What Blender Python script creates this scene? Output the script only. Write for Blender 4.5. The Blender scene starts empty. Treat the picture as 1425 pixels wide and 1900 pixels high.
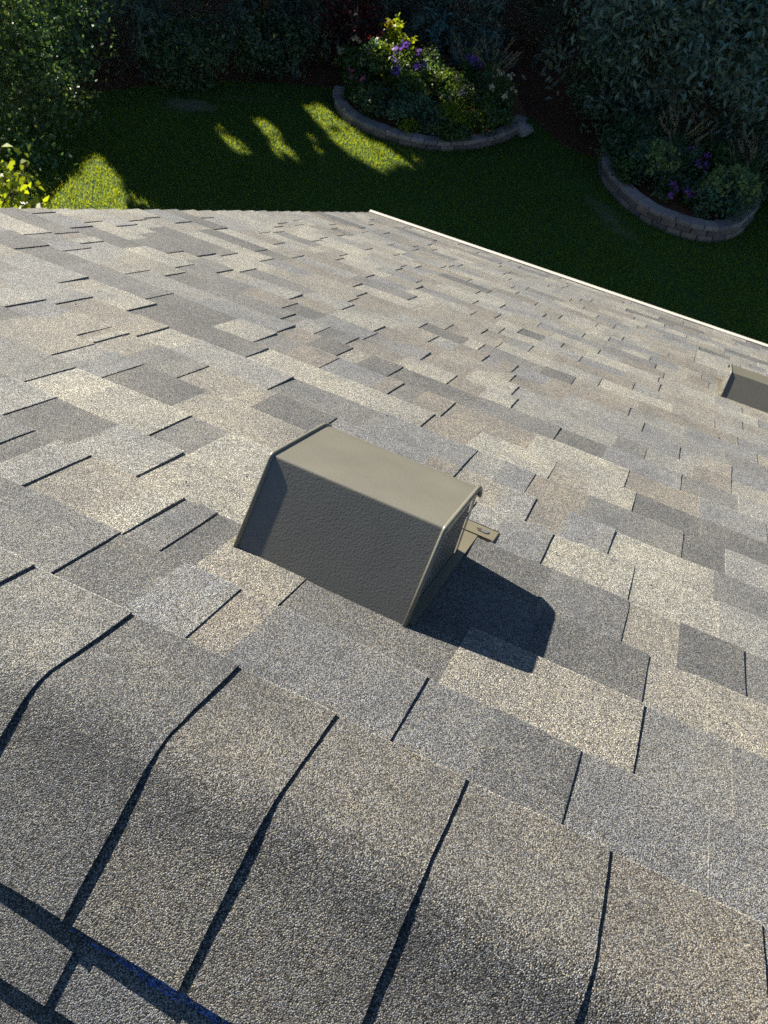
import bpy, math, random
import numpy as np
from mathutils import Vector, Matrix

rng = random.Random(7)
NR = np.random.default_rng(11)
SC = bpy.context.scene
COL = SC.collection

# ------------------------------------------------------------------ camera, sky, sun, exposure
E = 0.1375                                   # metres per roof unit
PITCH = math.radians(26.565)                 # 6 in 12 roof
CP, SP = math.cos(PITCH), math.sin(PITCH)
GZ = -6.45                                   # lawn level, roof ridge is z = -0.25

cam_d = bpy.data.cameras.new('camera')
cam_d.sensor_fit = 'VERTICAL'
cam_d.sensor_height = 36.0
cam_d.sensor_width = 27.0
cam_d.lens = 28.654
cam_d.clip_start = 0.02
cam_d.clip_end = 900.0
cam_d.dof.use_dof = True
cam_d.dof.focus_distance = 1.05
cam_d.dof.aperture_fstop = 17.0
cam = bpy.data.objects.new('camera', cam_d)
COL.objects.link(cam)
rx = Vector((0.89735, 0.43325, 0.08398)); ry = Vector((-0.38404, 0.67288, 0.63225)); rz = Vector((0.21741, -0.59960, 0.77020))
cam.matrix_world = Matrix(((rx.x, ry.x, rz.x, 0.0028), (rx.y, ry.y, rz.y, 0.2698), (rx.z, ry.z, rz.z, 0.5472), (0, 0, 0, 1)))
SC.camera = cam

SUN = Vector((-0.7908, 0.4005, 0.4629)).normalized()      # towards the sun
world = bpy.data.worlds.new('World'); SC.world = world; world.use_nodes = True
wn = world.node_tree
sky = wn.nodes.new('ShaderNodeTexSky'); sky.sky_type = 'NISHITA'; sky.sun_disc = False; sky.ozone_density = 5.0; sky.dust_density = 0.5
sky.sun_elevation = math.asin(SUN.z); sky.sun_rotation = math.atan2(SUN.x, SUN.y)
wn.links.new(sky.outputs[0], wn.nodes['Background'].inputs[0])
wn.nodes['Background'].inputs[1].default_value = 0.044
sun_d = bpy.data.lights.new('sun', 'SUN'); sun_d.energy = 5.0; sun_d.angle = math.radians(0.5); sun_d.color = (1.0, 0.92, 0.775)
sun = bpy.data.objects.new('sun', sun_d); COL.objects.link(sun)
sun.location = (-30, 12, 25); sun.rotation_euler = SUN.to_track_quat('Z', 'Y').to_euler()
vs = SC.view_settings
vs.view_transform = 'Standard'; vs.look = 'None'; vs.gamma = 1.0; vs.use_curve_mapping = False; vs.exposure = 1.5
SC.cycles.max_bounces = 6
SC.cycles.transparent_max_bounces = 4
SC.cycles.use_denoising = False
SC.cycles.denoiser = 'OPENIMAGEDENOISE'
SC.cycles.denoising_input_passes = 'RGB_ALBEDO_NORMAL'

# ------------------------------------------------------------------ helpers
def roof_pt(u, v, w):
    """metres on the far slope (u along the ridge, v down the slope, w up from it) -> world"""
    return (u, CP * v + SP * w, CP * w - SP * v)

WLOC = {}
def place(o, loc, parent=None):
    COL.objects.link(o)
    o.location = loc; WLOC[o.name] = Vector(loc)
    if parent is not None:
        o.parent = parent
        o.matrix_parent_inverse = Matrix.Translation(-WLOC[parent.name])
    return o

def empty(name, loc, label=None, cat=None, group=None, kind=None):
    o = bpy.data.objects.new(name, None); o.empty_display_size = 0.05
    place(o, loc); tag(o, label, cat, group, kind)
    return o

def tag(o, label=None, cat=None, group=None, kind=None):
    if label: o['label'] = label
    if cat: o['category'] = cat
    if group: o['group'] = group
    if kind: o['kind'] = kind
    return o

def mesh_obj(name, verts, faces, mat, parent=None, smooth=False, tint=None, origin=None, mats=None, fmat=None):
    V = np.asarray(verts, dtype=np.float64).reshape(-1, 3)
    if origin is None: origin = V.mean(0)
    origin = np.asarray(origin, float)
    me = bpy.data.meshes.new(name)
    me.from_pydata((V - origin).tolist(), [], [list(f) for f in faces])
    finish(me, mat, smooth, tint, len(V), mats, fmat)
    return place(bpy.data.objects.new(name, me), tuple(origin), parent)

def finish(me, mat, smooth, tint, nv, mats=None, fmat=None):
    if mats:
        for m in mats: me.materials.append(m)
        if fmat is not None: me.polygons.foreach_set('material_index', np.asarray(fmat, dtype=np.int32))
    else:
        me.materials.append(mat)
    if smooth: me.polygons.foreach_set('use_smooth', [True] * len(me.polygons))
    if tint is not None:
        t = np.asarray(tint, dtype=np.float32)
        if t.ndim == 1: t = np.tile(t, (nv, 1))
        if t.shape[1] == 3: t = np.c_[t, np.ones(len(t), dtype=np.float32)]
        a = me.color_attributes.new('tint', 'FLOAT_COLOR', 'POINT')
        a.data.foreach_set('color', t.astype(np.float32).ravel())
    me.update()

def fast_mesh(name, V, F, mat, parent=None, tint=None, origin=None, smooth=False):
    """V (n,3), F (m,k) arrays of equal-sized faces"""
    V = np.asarray(V, float); F = np.asarray(F, np.int32)
    if origin is None: origin = V.mean(0)
    me = bpy.data.meshes.new(name)
    k = F.shape[1]
    me.vertices.add(len(V)); me.vertices.foreach_set('co', (V - np.asarray(origin)).astype(np.float32).ravel())
    me.loops.add(F.size); me.loops.foreach_set('vertex_index', F.ravel())
    me.polygons.add(len(F)); me.polygons.foreach_set('loop_start', np.arange(0, F.size, k, dtype=np.int32))
    me.update(calc_edges=True)
    finish(me, mat, smooth, tint, len(V))
    return place(bpy.data.objects.new(name, me), tuple(np.asarray(origin, float)), parent)

class MB:
    def __init__(s): s.v = []; s.f = []
    def add(s, vs_, fs):
        b = len(s.v); s.v += [tuple(x) for x in vs_]; s.f += [tuple(i + b for i in f) for f in fs]
    def box(s, c, h, ax=None):
        ax = ax or ((1, 0, 0), (0, 1, 0), (0, 0, 1)); c = np.asarray(c, float); A = np.asarray(ax, float)
        vs_ = [c + A[0] * h[0] * i + A[1] * h[1] * j + A[2] * h[2] * k for k in (-1, 1) for j in (-1, 1) for i in (-1, 1)]
        s.add(vs_, [(0, 2, 3, 1), (4, 5, 7, 6), (0, 1, 5, 4), (2, 6, 7, 3), (0, 4, 6, 2), (1, 3, 7, 5)])
    def tube(s, pts, r, n=8, up=(0, 0, 1), cap=True):
        pts = [np.asarray(q, float) for q in pts]; rs = r if hasattr(r, '__len__') else [r] * len(pts)
        b = len(s.v)
        for i, q in enumerate(pts):
            t = pts[min(i + 1, len(pts) - 1)] - pts[max(i - 1, 0)]; t /= np.linalg.norm(t) + 1e-12
            u_ = np.asarray(up, float)
            if abs(t @ u_) > 0.95: u_ = np.array((1.0, 0, 0))
            a = np.cross(t, u_); a /= np.linalg.norm(a); c = np.cross(a, t)
            for j in range(n):
                th = 2 * math.pi * j / n
                s.v.append(tuple(q + rs[i] * (math.cos(th) * a + math.sin(th) * c)))
        for i in range(len(pts) - 1):
            for j in range(n):
                s.f.append((b + i * n + j, b + i * n + (j + 1) % n, b + (i + 1) * n + (j + 1) % n, b + (i + 1) * n + j))
        if cap:
            s.f.append(tuple(b + j for j in range(n))[::-1]); s.f.append(tuple(b + (len(pts) - 1) * n + j for j in range(n)))
    def obj(s, name, mat, parent=None, smooth=False, origin=None, tint=None):
        return mesh_obj(name, s.v, s.f, mat, parent, smooth, tint, origin)

# ------------------------------------------------------------------ materials
def new_mat(name):
    m = bpy.data.materials.new(name); m.use_nodes = True
    t = m.node_tree; b = t.nodes['Principled BSDF']
    return m, t, b
def nd(t, typ, **kw):
    n = t.nodes.new(typ)
    for k, v in kw.items(): setattr(n, k, v)
    return n
def ramp(t, fac, stops):
    r = nd(t, 'ShaderNodeValToRGB'); e = r.color_ramp.elements
    while len(e) < len(stops): e.new(0.5)
    for x, (p_, c) in zip(e, stops): x.position = p_; x.color = (*c, 1) if len(c) == 3 else c
    t.links.new(fac, r.inputs[0]); return r
def noise(t, vec, scale, detail=3, rough=0.55):
    n = nd(t, 'ShaderNodeTexNoise'); n.inputs['Scale'].default_value = scale; n.inputs['Detail'].default_value = detail
    n.inputs['Roughness'].default_value = rough; t.links.new(vec, n.inputs['Vector']); return n
def math_n(t, op, a, b=None, clamp=False):
    n = nd(t, 'ShaderNodeMath', operation=op, use_clamp=clamp)
    for i, x in enumerate((a, b)):
        if x is None: continue
        if isinstance(x, (int, float)): n.inputs[i].default_value = x
        else: t.links.new(x, n.inputs[i])
    return n.outputs[0]
def mix(t, fac, a, b, blend='MIX'):
    n = nd(t, 'ShaderNodeMix', data_type='RGBA', blend_type=blend)
    for i, x in ((0, fac), (6, a), (7, b)):
        if isinstance(x, (int, float)): n.inputs[i].default_value = x
        elif isinstance(x, tuple): n.inputs[i].default_value = (*x, 1)
        else: t.links.new(x, n.inputs[i])
    return n.outputs[2]
def bump(t, height, strength, dist, normal=None):
    n = nd(t, 'ShaderNodeBump'); n.inputs['Strength'].default_value = strength; n.inputs['Distance'].default_value = dist
    t.links.new(height, n.inputs['Height'])
    if normal is not None: t.links.new(normal, n.inputs['Normal'])
    return n.outputs[0]

def granule_material():
    m, t, b = new_mat('granules')
    pos = nd(t, 'ShaderNodeNewGeometry').outputs['Position']
    at = nd(t, 'ShaderNodeAttribute', attribute_name='tint')
    tint = at.outputs['Color']
    # individual ceramic granules
    vo = nd(t, 'ShaderNodeTexVoronoi', feature='F1'); vo.inputs['Scale'].default_value = 720; vo.inputs['Randomness'].default_value = 1.0
    t.links.new(pos, vo.inputs['Vector'])
    sep = nd(t, 'ShaderNodeSeparateColor'); t.links.new(vo.outputs['Color'], sep.inputs[0])
    rnd = sep.outputs[0]
    val = ramp(t, rnd, [(0.0, (0.14,) * 3), (0.26, (0.34,) * 3), (0.5, (0.96,) * 3), (0.8, (1.48,) * 3), (0.93, (2.0,) * 3), (1.0, (2.9,) * 3)])
    c1 = mix(t, 1.0, tint, val.outputs[0], 'MULTIPLY')
    # a share of granules from the other colours of the blend
    other = ramp(t, sep.outputs[1], [(0.0, (0.10, 0.115, 0.14)), (0.35, (0.30, 0.27, 0.21)), (0.7, (0.26, 0.27, 0.29)), (1.0, (0.5, 0.49, 0.45))])
    other.color_ramp.interpolation = 'CONSTANT'
    pick = math_n(t, 'GREATER_THAN', sep.outputs[2], 0.76)
    c2 = mix(t, pick, c1, other.outputs[0])
    # dark asphalt between the granules
    gap = ramp(t, vo.outputs['Distance'], [(0.0, (1,) * 3), (0.48, (1,) * 3), (0.78, (0.18,) * 3)])
    c3 = mix(t, 1.0, c2, gap.outputs[0], 'MULTIPLY')
    # blotches where the blend of granules drifts, at several sizes
    n1 = noise(t, pos, 9, 4, 0.6); n2 = noise(t, pos, 60, 3, 0.6)
    bl = ramp(t, n1.outputs[0], [(0.3, (0.72, 0.74, 0.78)), (0.5, (1.0, 1.0, 1.0)), (0.72, (1.22, 1.17, 1.06))])
    c4 = mix(t, 0.8, c3, bl.outputs[0], 'MULTIPLY')
    b2 = ramp(t, n2.outputs[0], [(0.3, (0.8,) * 3), (0.7, (1.2,) * 3)])
    st = nd(t, 'ShaderNodeMapping'); st.inputs['Scale'].default_value = (7.0, 1.3, 1.3); t.links.new(pos, st.inputs['Vector'])
    n3 = noise(t, st.outputs[0], 1.0, 4, 0.65)
    c4 = mix(t, 0.55, c4, ramp(t, n3.outputs[0], [(0.32, (0.74, 0.76, 0.80)), (0.66, (1.2, 1.18, 1.12))]).outputs[0], 'MULTIPLY')
    c5 = mix(t, 0.7, c4, b2.outputs[0], 'MULTIPLY')
    t.links.new(mix(t, 1.0, c5, c5, 'MIX'), b.inputs['Base Color'])
    b.inputs['Roughness'].default_value = 0.62
    b.inputs['Specular IOR Level'].default_value = 0.35
    b.inputs['Sheen Weight'].default_value = 0.15; b.inputs['Sheen Roughness'].default_value = 0.35; b.inputs['Sheen Tint'].default_value = (1.0, 0.96, 0.88, 1); 
    dome = math_n(t, 'SUBTRACT', 1.0, vo.outputs['Distance'])
    hgt = math_n(t, 'ADD', dome, math_n(t, 'MULTIPLY', rnd, 0.5))
    nb = bump(t, n2.outputs[0], 0.35, 0.004)
    nb = bump(t, hgt, 1.0, 0.0012, nb)
    t.links.new(nb, b.inputs['Normal'])
    return m

def painted_metal(name, col, rough=0.38, wr=1.0, scale=230):
    m, t, b = new_mat(name)
    pos = nd(t, 'ShaderNodeNewGeometry').outputs['Position']
    n0 = noise(t, pos, 14, 4); n1 = noise(t, pos, scale, 2, 0.5); n2 = noise(t, pos, 900, 1)
    c = ramp(t, n0.outputs[0], [(0.3, tuple(x * 0.93 for x in col)), (0.7, tuple(x * 1.06 for x in col))])
    spk = ramp(t, n2.outputs[0], [(0.70, (0, 0, 0)), (0.74, (1, 1, 1))])
    t.links.new(mix(t, math_n(t, 'MULTIPLY', spk.outputs[0], 0.25), c.outputs[0], (0.5, 0.48, 0.4)), b.inputs['Base Color'])
    b.inputs['Roughness'].default_value = rough; b.inputs['Specular IOR Level'].default_value = 0.5
    t.links.new(bump(t, n1.outputs[0], 0.5 * wr, 0.0022), b.inputs['Normal'])
    return m

def plain(name, col, rough=0.7, spec=0.3, nscale=20, var=0.15, bmp=0.0, bscale=80, bd=0.01, metallic=0.0):
    m, t, b = new_mat(name)
    pos = nd(t, 'ShaderNodeNewGeometry').outputs['Position']
    n = noise(t, pos, nscale, 5, 0.6)
    r = ramp(t, n.outputs[0], [(0.25, tuple(x * (1 - var) for x in col)), (0.75, tuple(x * (1 + var) for x in col))])
    t.links.new(r.outputs[0], b.inputs['Base Color'])
    b.inputs['Roughness'].default_value = rough; b.inputs['Specular IOR Level'].default_value = spec; b.inputs['Metallic'].default_value = metallic
    if bmp: t.links.new(bump(t, noise(t, pos, bscale, 4).outputs[0], bmp, bd), b.inputs['Normal'])
    return m

def leaf_material(name, col, trans=0.45, rough=0.4, tcol=None):
    m = bpy.data.materials.new(name); m.use_nodes = True; t = m.node_tree; b = t.nodes['Principled BSDF']
    at = nd(t, 'ShaderNodeAttribute', attribute_name='tint').outputs['Color']
    c = mix(t, 1.0, col, at, 'MULTIPLY')
    t.links.new(c, b.inputs['Base Color']); b.inputs['Roughness'].default_value = rough; b.inputs['Specular IOR Level'].default_value = 0.45
    tr = nd(t, 'ShaderNodeBsdfTranslucent'); tc = mix(t, 1.0, tcol or tuple((col[0] * 2.2, col[1] * 2.0, col[2] * 0.6)), at, 'MULTIPLY')
    t.links.new(tc, tr.inputs[0])
    ms = nd(t, 'ShaderNodeMixShader'); ms.inputs[0].default_value = trans
    t.links.new(b.outputs[0], ms.inputs[1]); t.links.new(tr.outputs[0], ms.inputs[2])
    t.links.new(ms.outputs[0], t.nodes['Material Output'].inputs[0])
    return m

M_GRAN = granule_material()
M_HOOD = painted_metal('baked_paint', (0.145, 0.138, 0.112), 0.28, 0.32, 330)
M_RIM = painted_metal('baked_paint_rim', (0.15, 0.145, 0.115), 0.36, 0.35)
M_FLANGE = painted_metal('baked_paint_flange', (0.14, 0.125, 0.085), 0.45, 0.6)
M_SCREEN = plain('screen_wire', (0.34, 0.33, 0.31), 0.5, 0.5)
M_CAVITY_SHADE = plain('cavity_shade', (0.012, 0.012, 0.012), 0.9, 0.1)
M_NAIL = plain('galvanised_nail', (0.35, 0.35, 0.34), 0.4, 0.5, metallic=0.8)
M_RUST = plain('sealant', (0.05, 0.04, 0.03), 0.6)
M_GUTTER = plain('cream_gutter', (0.52, 0.49, 0.43), 0.5, 0.4, 6, 0.05)
M_GUTTER_IN = plain('gutter_trough', (0.10, 0.10, 0.09), 0.8)
M_DECK = plain('roof_deck', (0.03, 0.03, 0.032), 0.95)
M_SIDING = plain('house_siding', (0.42, 0.40, 0.35), 0.7, 0.3, 8, 0.06)
M_CHALK = plain('blue_chalk', (0.02, 0.07, 0.42), 0.95, 0.1, 400, 0.5, 0.8, 500, 0.002)
M_DEBRIS = plain('dark_debris', (0.02, 0.02, 0.018), 0.8)

def lawn_material():
    m, t, b = new_mat('lawn')
    pos = nd(t, 'ShaderNodeNewGeometry').outputs['Position']
    n1 = noise(t, pos, 0.7, 5, 0.6); n2 = noise(t, pos, 22, 4, 0.7)
    st = nd(t, 'ShaderNodeMapping'); st.inputs['Scale'].default_value = (3, 30, 1); st.inputs['Rotation'].default_value = (0, 0, 0.6)
    t.links.new(pos, st.inputs['Vector']); n3 = noise(t, st.outputs[0], 3, 3)
    a = ramp(t, n2.outputs[0], [(0.25, (0.015, 0.040, 0.012)), (0.55, (0.042, 0.10, 0.020)), (0.8, (0.09, 0.15, 0.03))])
    bb = ramp(t, n1.outputs[0], [(0.3, (0.65, 0.75, 0.7)), (0.7, (1.15, 1.1, 1.0))])
    c = mix(t, 1.0, a.outputs[0], bb.outputs[0], 'MULTIPLY')
    c = mix(t, 0.4, c, ramp(t, n3.outputs[0], [(0.3, (0.6,) * 3), (0.7, (1.3,) * 3)]).outputs[0], 'MULTIPLY')
    # worn bare patches
    def patch(cx, cy, rx_, ry_, ang, soft):
        mp = nd(t, 'ShaderNodeMapping', vector_type='TEXTURE'); mp.inputs['Location'].default_value = (cx, cy, GZ)
        mp.inputs['Rotation'].default_value = (0, 0, ang); mp.inputs['Scale'].default_value = (rx_, ry_, 50)
        t.links.new(pos, mp.inputs['Vector'])
        ln = nd(t, 'ShaderNodeVectorMath', operation='LENGTH'); t.links.new(mp.outputs[0], ln.inputs[0])
        d = math_n(t, 'ADD', ln.outputs['Value'], math_n(t, 'MULTIPLY', math_n(t, 'SUBTRACT', noise(t, pos, 3.5, 6, 0.7).outputs[0], 0.5), 2.4))
        return ramp(t, d, [(max(0.0, 1 - soft), (1, 1, 1)), (1.0, (0, 0, 0))]).outputs[0]
    for p_ in ((-9.18, 12.55, 0.55, 0.30, 0.4, 0.5, 0.8), (-1.45, 13.25, 0.75, 0.22, -0.75, 0.8, 0.6), (-8.6, 13.3, .7, .12, .5, .7, .45)):
        f = patch(*p_[:6])
        c = mix(t, math_n(t, 'MULTIPLY', f, p_[6]), c, (0.19, 0.16, 0.12))
    t.links.new(c, b.inputs['Base Color']); b.inputs['Roughness'].default_value = 0.75; b.inputs['Specular IOR Level'].default_value = 0.15
    t.links.new(bump(t, n2.outputs[0], 0.9, 0.05), b.inputs['Normal'])
    return m
M_LAWN = lawn_material()
M_GRASS = leaf_material('grass_blade', (0.038, 0.105, 0.034), 0.45, 0.5, (0.42, 0.54, 0.015))
M_MULCH = plain('bark_mulch', (0.085, 0.038, 0.022), 0.9, 0.15, 14, 0.6, 1.0, 40, 0.05)
M_SOIL = plain('bed_mulch', (0.13, 0.062, 0.034), 0.9, 0.15, 16, 0.6, 1.0, 45, 0.04)
def per_piece(m, lo, hi):
    t = m.node_tree; b = t.nodes['Principled BSDF']; src = b.inputs['Base Color'].links[0].from_socket
    oi = nd(t, 'ShaderNodeObjectInfo'); r_ = ramp(t, oi.outputs['Random'], [(0, lo), (1, hi)])
    t.links.new(mix(t, 1.0, src, r_.outputs[0], 'MULTIPLY'), b.inputs['Base Color']); return m
M_BLOCK = per_piece(plain('concrete_block', (0.16, 0.145, 0.14), 0.9, 0.2, 9, 0.3, 0.8, 60, 0.012), (.6, .6, .65), (1.35, 1.25, 1.15))
M_CAPB = per_piece(plain('concrete_capstone', (0.23, 0.21, 0.2), 0.9, 0.2, 9, 0.25, 0.7, 60, 0.01), (.75, .75, .78), (1.25, 1.2, 1.15))
M_BARK = plain('bark', (0.09, 0.065, 0.045), 0.9, 0.2, 12, 0.4, 1.0, 30, 0.03)
M_ROCK = plain('boulder_stone', (0.22, 0.21, 0.22), 0.85, 0.2, 7, 0.35, 1.0, 20, 0.03)
M_FENCE = plain('brown_boards', (0.20, 0.105, 0.06), 0.85, 0.2, 5, 0.3, 0.6, 40, 0.01)
M_PEBBLE = plain('white_grit', (0.75, 0.73, 0.68), 0.6)

# ------------------------------------------------------------------ the house and its roof
house = empty('house', (4.0, 0.0, GZ), 'house under a sunlit grey and tan asphalt shingle roof edged with a cream gutter', 'house')
U_RAKE, U_END, V_EAVE = -15.33, 46.0, 40.62
def FP(u, v, w): return roof_pt(u * E, v * E, w)          # u, v in roof units, w in metres

V_APEX = 4.08
A2 = 2 * PITCH
def NP(u, q, w):
    """near slope: q roof units down from the apex, w metres above it"""
    v = V_APEX * E - q * E * math.cos(A2) - w * math.sin(A2)
    return roof_pt(u * E, v, -q * E * math.sin(A2) + w * math.cos(A2))

deck = MB()
top = [FP(U_RAKE + .1, V_APEX, -.006), FP(U_END, V_APEX, -.006), FP(U_END, V_EAVE - .2, -.006), FP(U_RAKE + .1, V_EAVE - .2, -.006)]
bot = [FP(U_RAKE + .1, V_APEX, -.03), FP(U_END, V_APEX, -.03), FP(U_END, V_EAVE - .2, -.03), FP(U_RAKE + .1, V_EAVE - .2, -.03)]
deck.add(top + bot, [(0, 3, 2, 1), (4, 5, 6, 7), (0, 1, 5, 4), (2, 3, 7, 6), (1, 2, 6, 5), (3, 0, 4, 7)])
QN = 36.0
top = [NP(U_RAKE + .1, .02, -.006), NP(U_END, .02, -.006), NP(U_END, QN, -.006), NP(U_RAKE + .1, QN, -.006)]
bot = [NP(U_RAKE + .1, .02, -.03), NP(U_END, .02, -.03), NP(U_END, QN, -.03), NP(U_RAKE + .1, QN, -.03)]
deck.add(top + bot, [(0, 1, 2, 3), (4, 7, 6, 5), (0, 4, 5, 1), (2, 6, 7, 3), (1, 5, 6, 2), (3, 7, 4, 0)])
roof = deck.obj('roof', M_DECK, house, origin=FP(0, V_APEX, 0))

# courses: upper visible edge of every course
VR = [5.25, 6.27, 7.42, 8.45, 9.57, 10.67, 11.68, 12.74, 13.75, 14.87, 15.88, 16.83, 17.82, 18.75, 19.75]
while VR[-1] < V_EAVE - 0.5: VR.append(VR[-1] + 0.9940)
VR[-1] = V_EAVE
NC = len(VR) - 1

PAL = {                                      # granule blends, albedo
    'w': (0.350, 0.340, 0.294), 't': (0.275, 0.256, 0.216), 'b': (0.205, 0.184, 0.156), 'l': (0.260, 0.262, 0.254),
    's': (0.182, 0.190, 0.205), 'g': (0.138, 0.141, 0.144), 'd': (0.076, 0.079, 0.084), 'n': (0.118, 0.123, 0.134), 'h': (0.196, 0.185, 0.166)}
RAND = 'wwwttttbbbllllssssgggdd'
RAND_FAR = 'wwwwwwwttttttbbbllllllssgd'  # paler mix far down the slope paints in its grazing-view brightness

# edges read off the roof itself: (u, v) where a raised tab ends (R, its right edge) or starts (L)
EDGES_R = [(-9.69, 12.12), (-9.84, 11.10), (-10.60, 13.21), (-12.28, 15.41), (-13.41, 16.52), (-13.41, 15.43), (-12.69, 16.47), (-14.23, 18.49), (-13.89, 19.46), (-11.72, 18.36), (-10.79, 17.19), (-9.37, 14.27), (-9.00, 13.20), (-11.37, 19.36), (-10.12, 19.23), (-10.22, 18.21), (-8.23, 18.36), (-7.90, 17.34), (-7.22, 19.23), (-11.93, 27.00), (-7.42, 8.90), (-7.97, 10.04), (-6.79, 7.88), (-5.42, 8.87), (-5.40, 12.01), (-6.46, 13.11), (-5.44, 14.16), (-3.01, 13.13), (-2.94, 14.21), (-2.08, 16.24), (-0.98, 15.29), (-2.57, 18.19), (-5.40, 6.69), (-4.80, 7.87), (-4.10, 5.71), (-0.69, 13.11), (0.51, 14.35), (0.73, 13.30), (1.46, 15.33), (0.56, 11.15), (1.58, 12.18), (0.95, 10.12), (2.98, 14.34), (0.98, 9.00), (1.30, 7.90), (1.31, 6.88), (2.19, 7.87), (-0.67, 5.74), (-2.29, 6.50), (0.82, 5.75), (-3.74, 6.78), (-2.67, 5.68), (-0.89, 11.05), (-0.89, 12.05), (-0.21, 10.03), (-4.43, 15.43), (-4.03, 14.28), (-4.86, 19.27), (-4.44, 17.33), (-3.48, 16.33), (-3.86, 20.28), (-3.49, 19.28), (-3.61, 21.19), (-2.73, 19.18), (-2.92, 22.09), (-1.65, 23.07), (-2.36, 23.99), (-4.30, 22.23), (-4.02, 23.16), (-3.66, 24.12), (-5.04, 21.20), (-6.87, 14.18), (-6.98, 15.24), (-6.57, 16.22), (-5.85, 16.29), (-5.80, 17.21), (-5.95, 18.19), (-5.59, 15.26), (-4.11, 10.10), (-4.06, 11.15), (-6.47, 10.84), (-8.00, 12.14), (-8.43, 11.13), (-8.08, 10.94), (-7.03, 10.03), (2.45, 17.27), (-13.81, 17.45), (3.27, 18.20)]
EDGES_L = [(2.24, 12.26), (-5.29, 6.02), (-4.47, 6.74), (-3.32, 5.69), (-3.90, 7.15), (-3.25, 6.53), (-2.25, 5.69), (-0.56, 6.75), (0.01, 5.74), (1.98, 5.69), (1.97, 7.81), (1.23, 8.96), (2.11, 9.93), (-0.14, 11.08), (-0.04, 13.05), (0.04, 12.15), (-0.02, 15.25), (1.82, 14.34), (1.86, 13.32), (2.55, 15.36), (2.05, 11.45), (1.67, 16.28), (2.33, 18.30), (0.16, 10.05), (-0.03, 9.26), (-1.14, 11.04), (-0.95, 10.88), (-0.12, 11.16), (0.02, 9.94), (-4.63, 16.46), (-5.19, 17.33), (-4.33, 18.27), (-4.26, 19.85), (-3.33, 17.28), (-2.68, 15.28), (-2.76, 16.25), (-3.31, 19.46), (-3.57, 21.97), (-2.21, 20.17), (-1.85, 19.25), (-1.93, 21.26), (-1.32, 18.14), (-1.28, 14.28), (-2.16, 13.00), (-3.94, 14.34), (-3.43, 24.42), (-2.93, 22.90), (-7.46, 13.21), (-6.22, 14.17), (-6.27, 15.18), (-6.16, 16.20), (-4.80, 13.10), (-4.37, 14.29), (-3.67, 12.13), (-5.15, 11.01), (-5.13, 15.35), (-5.82, 10.44), (-5.78, 9.87), (-10.04, 13.17), (-9.74, 13.34), (-11.40, 14.29), (-11.41, 15.81), (-14.78, 17.45)]
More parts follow.
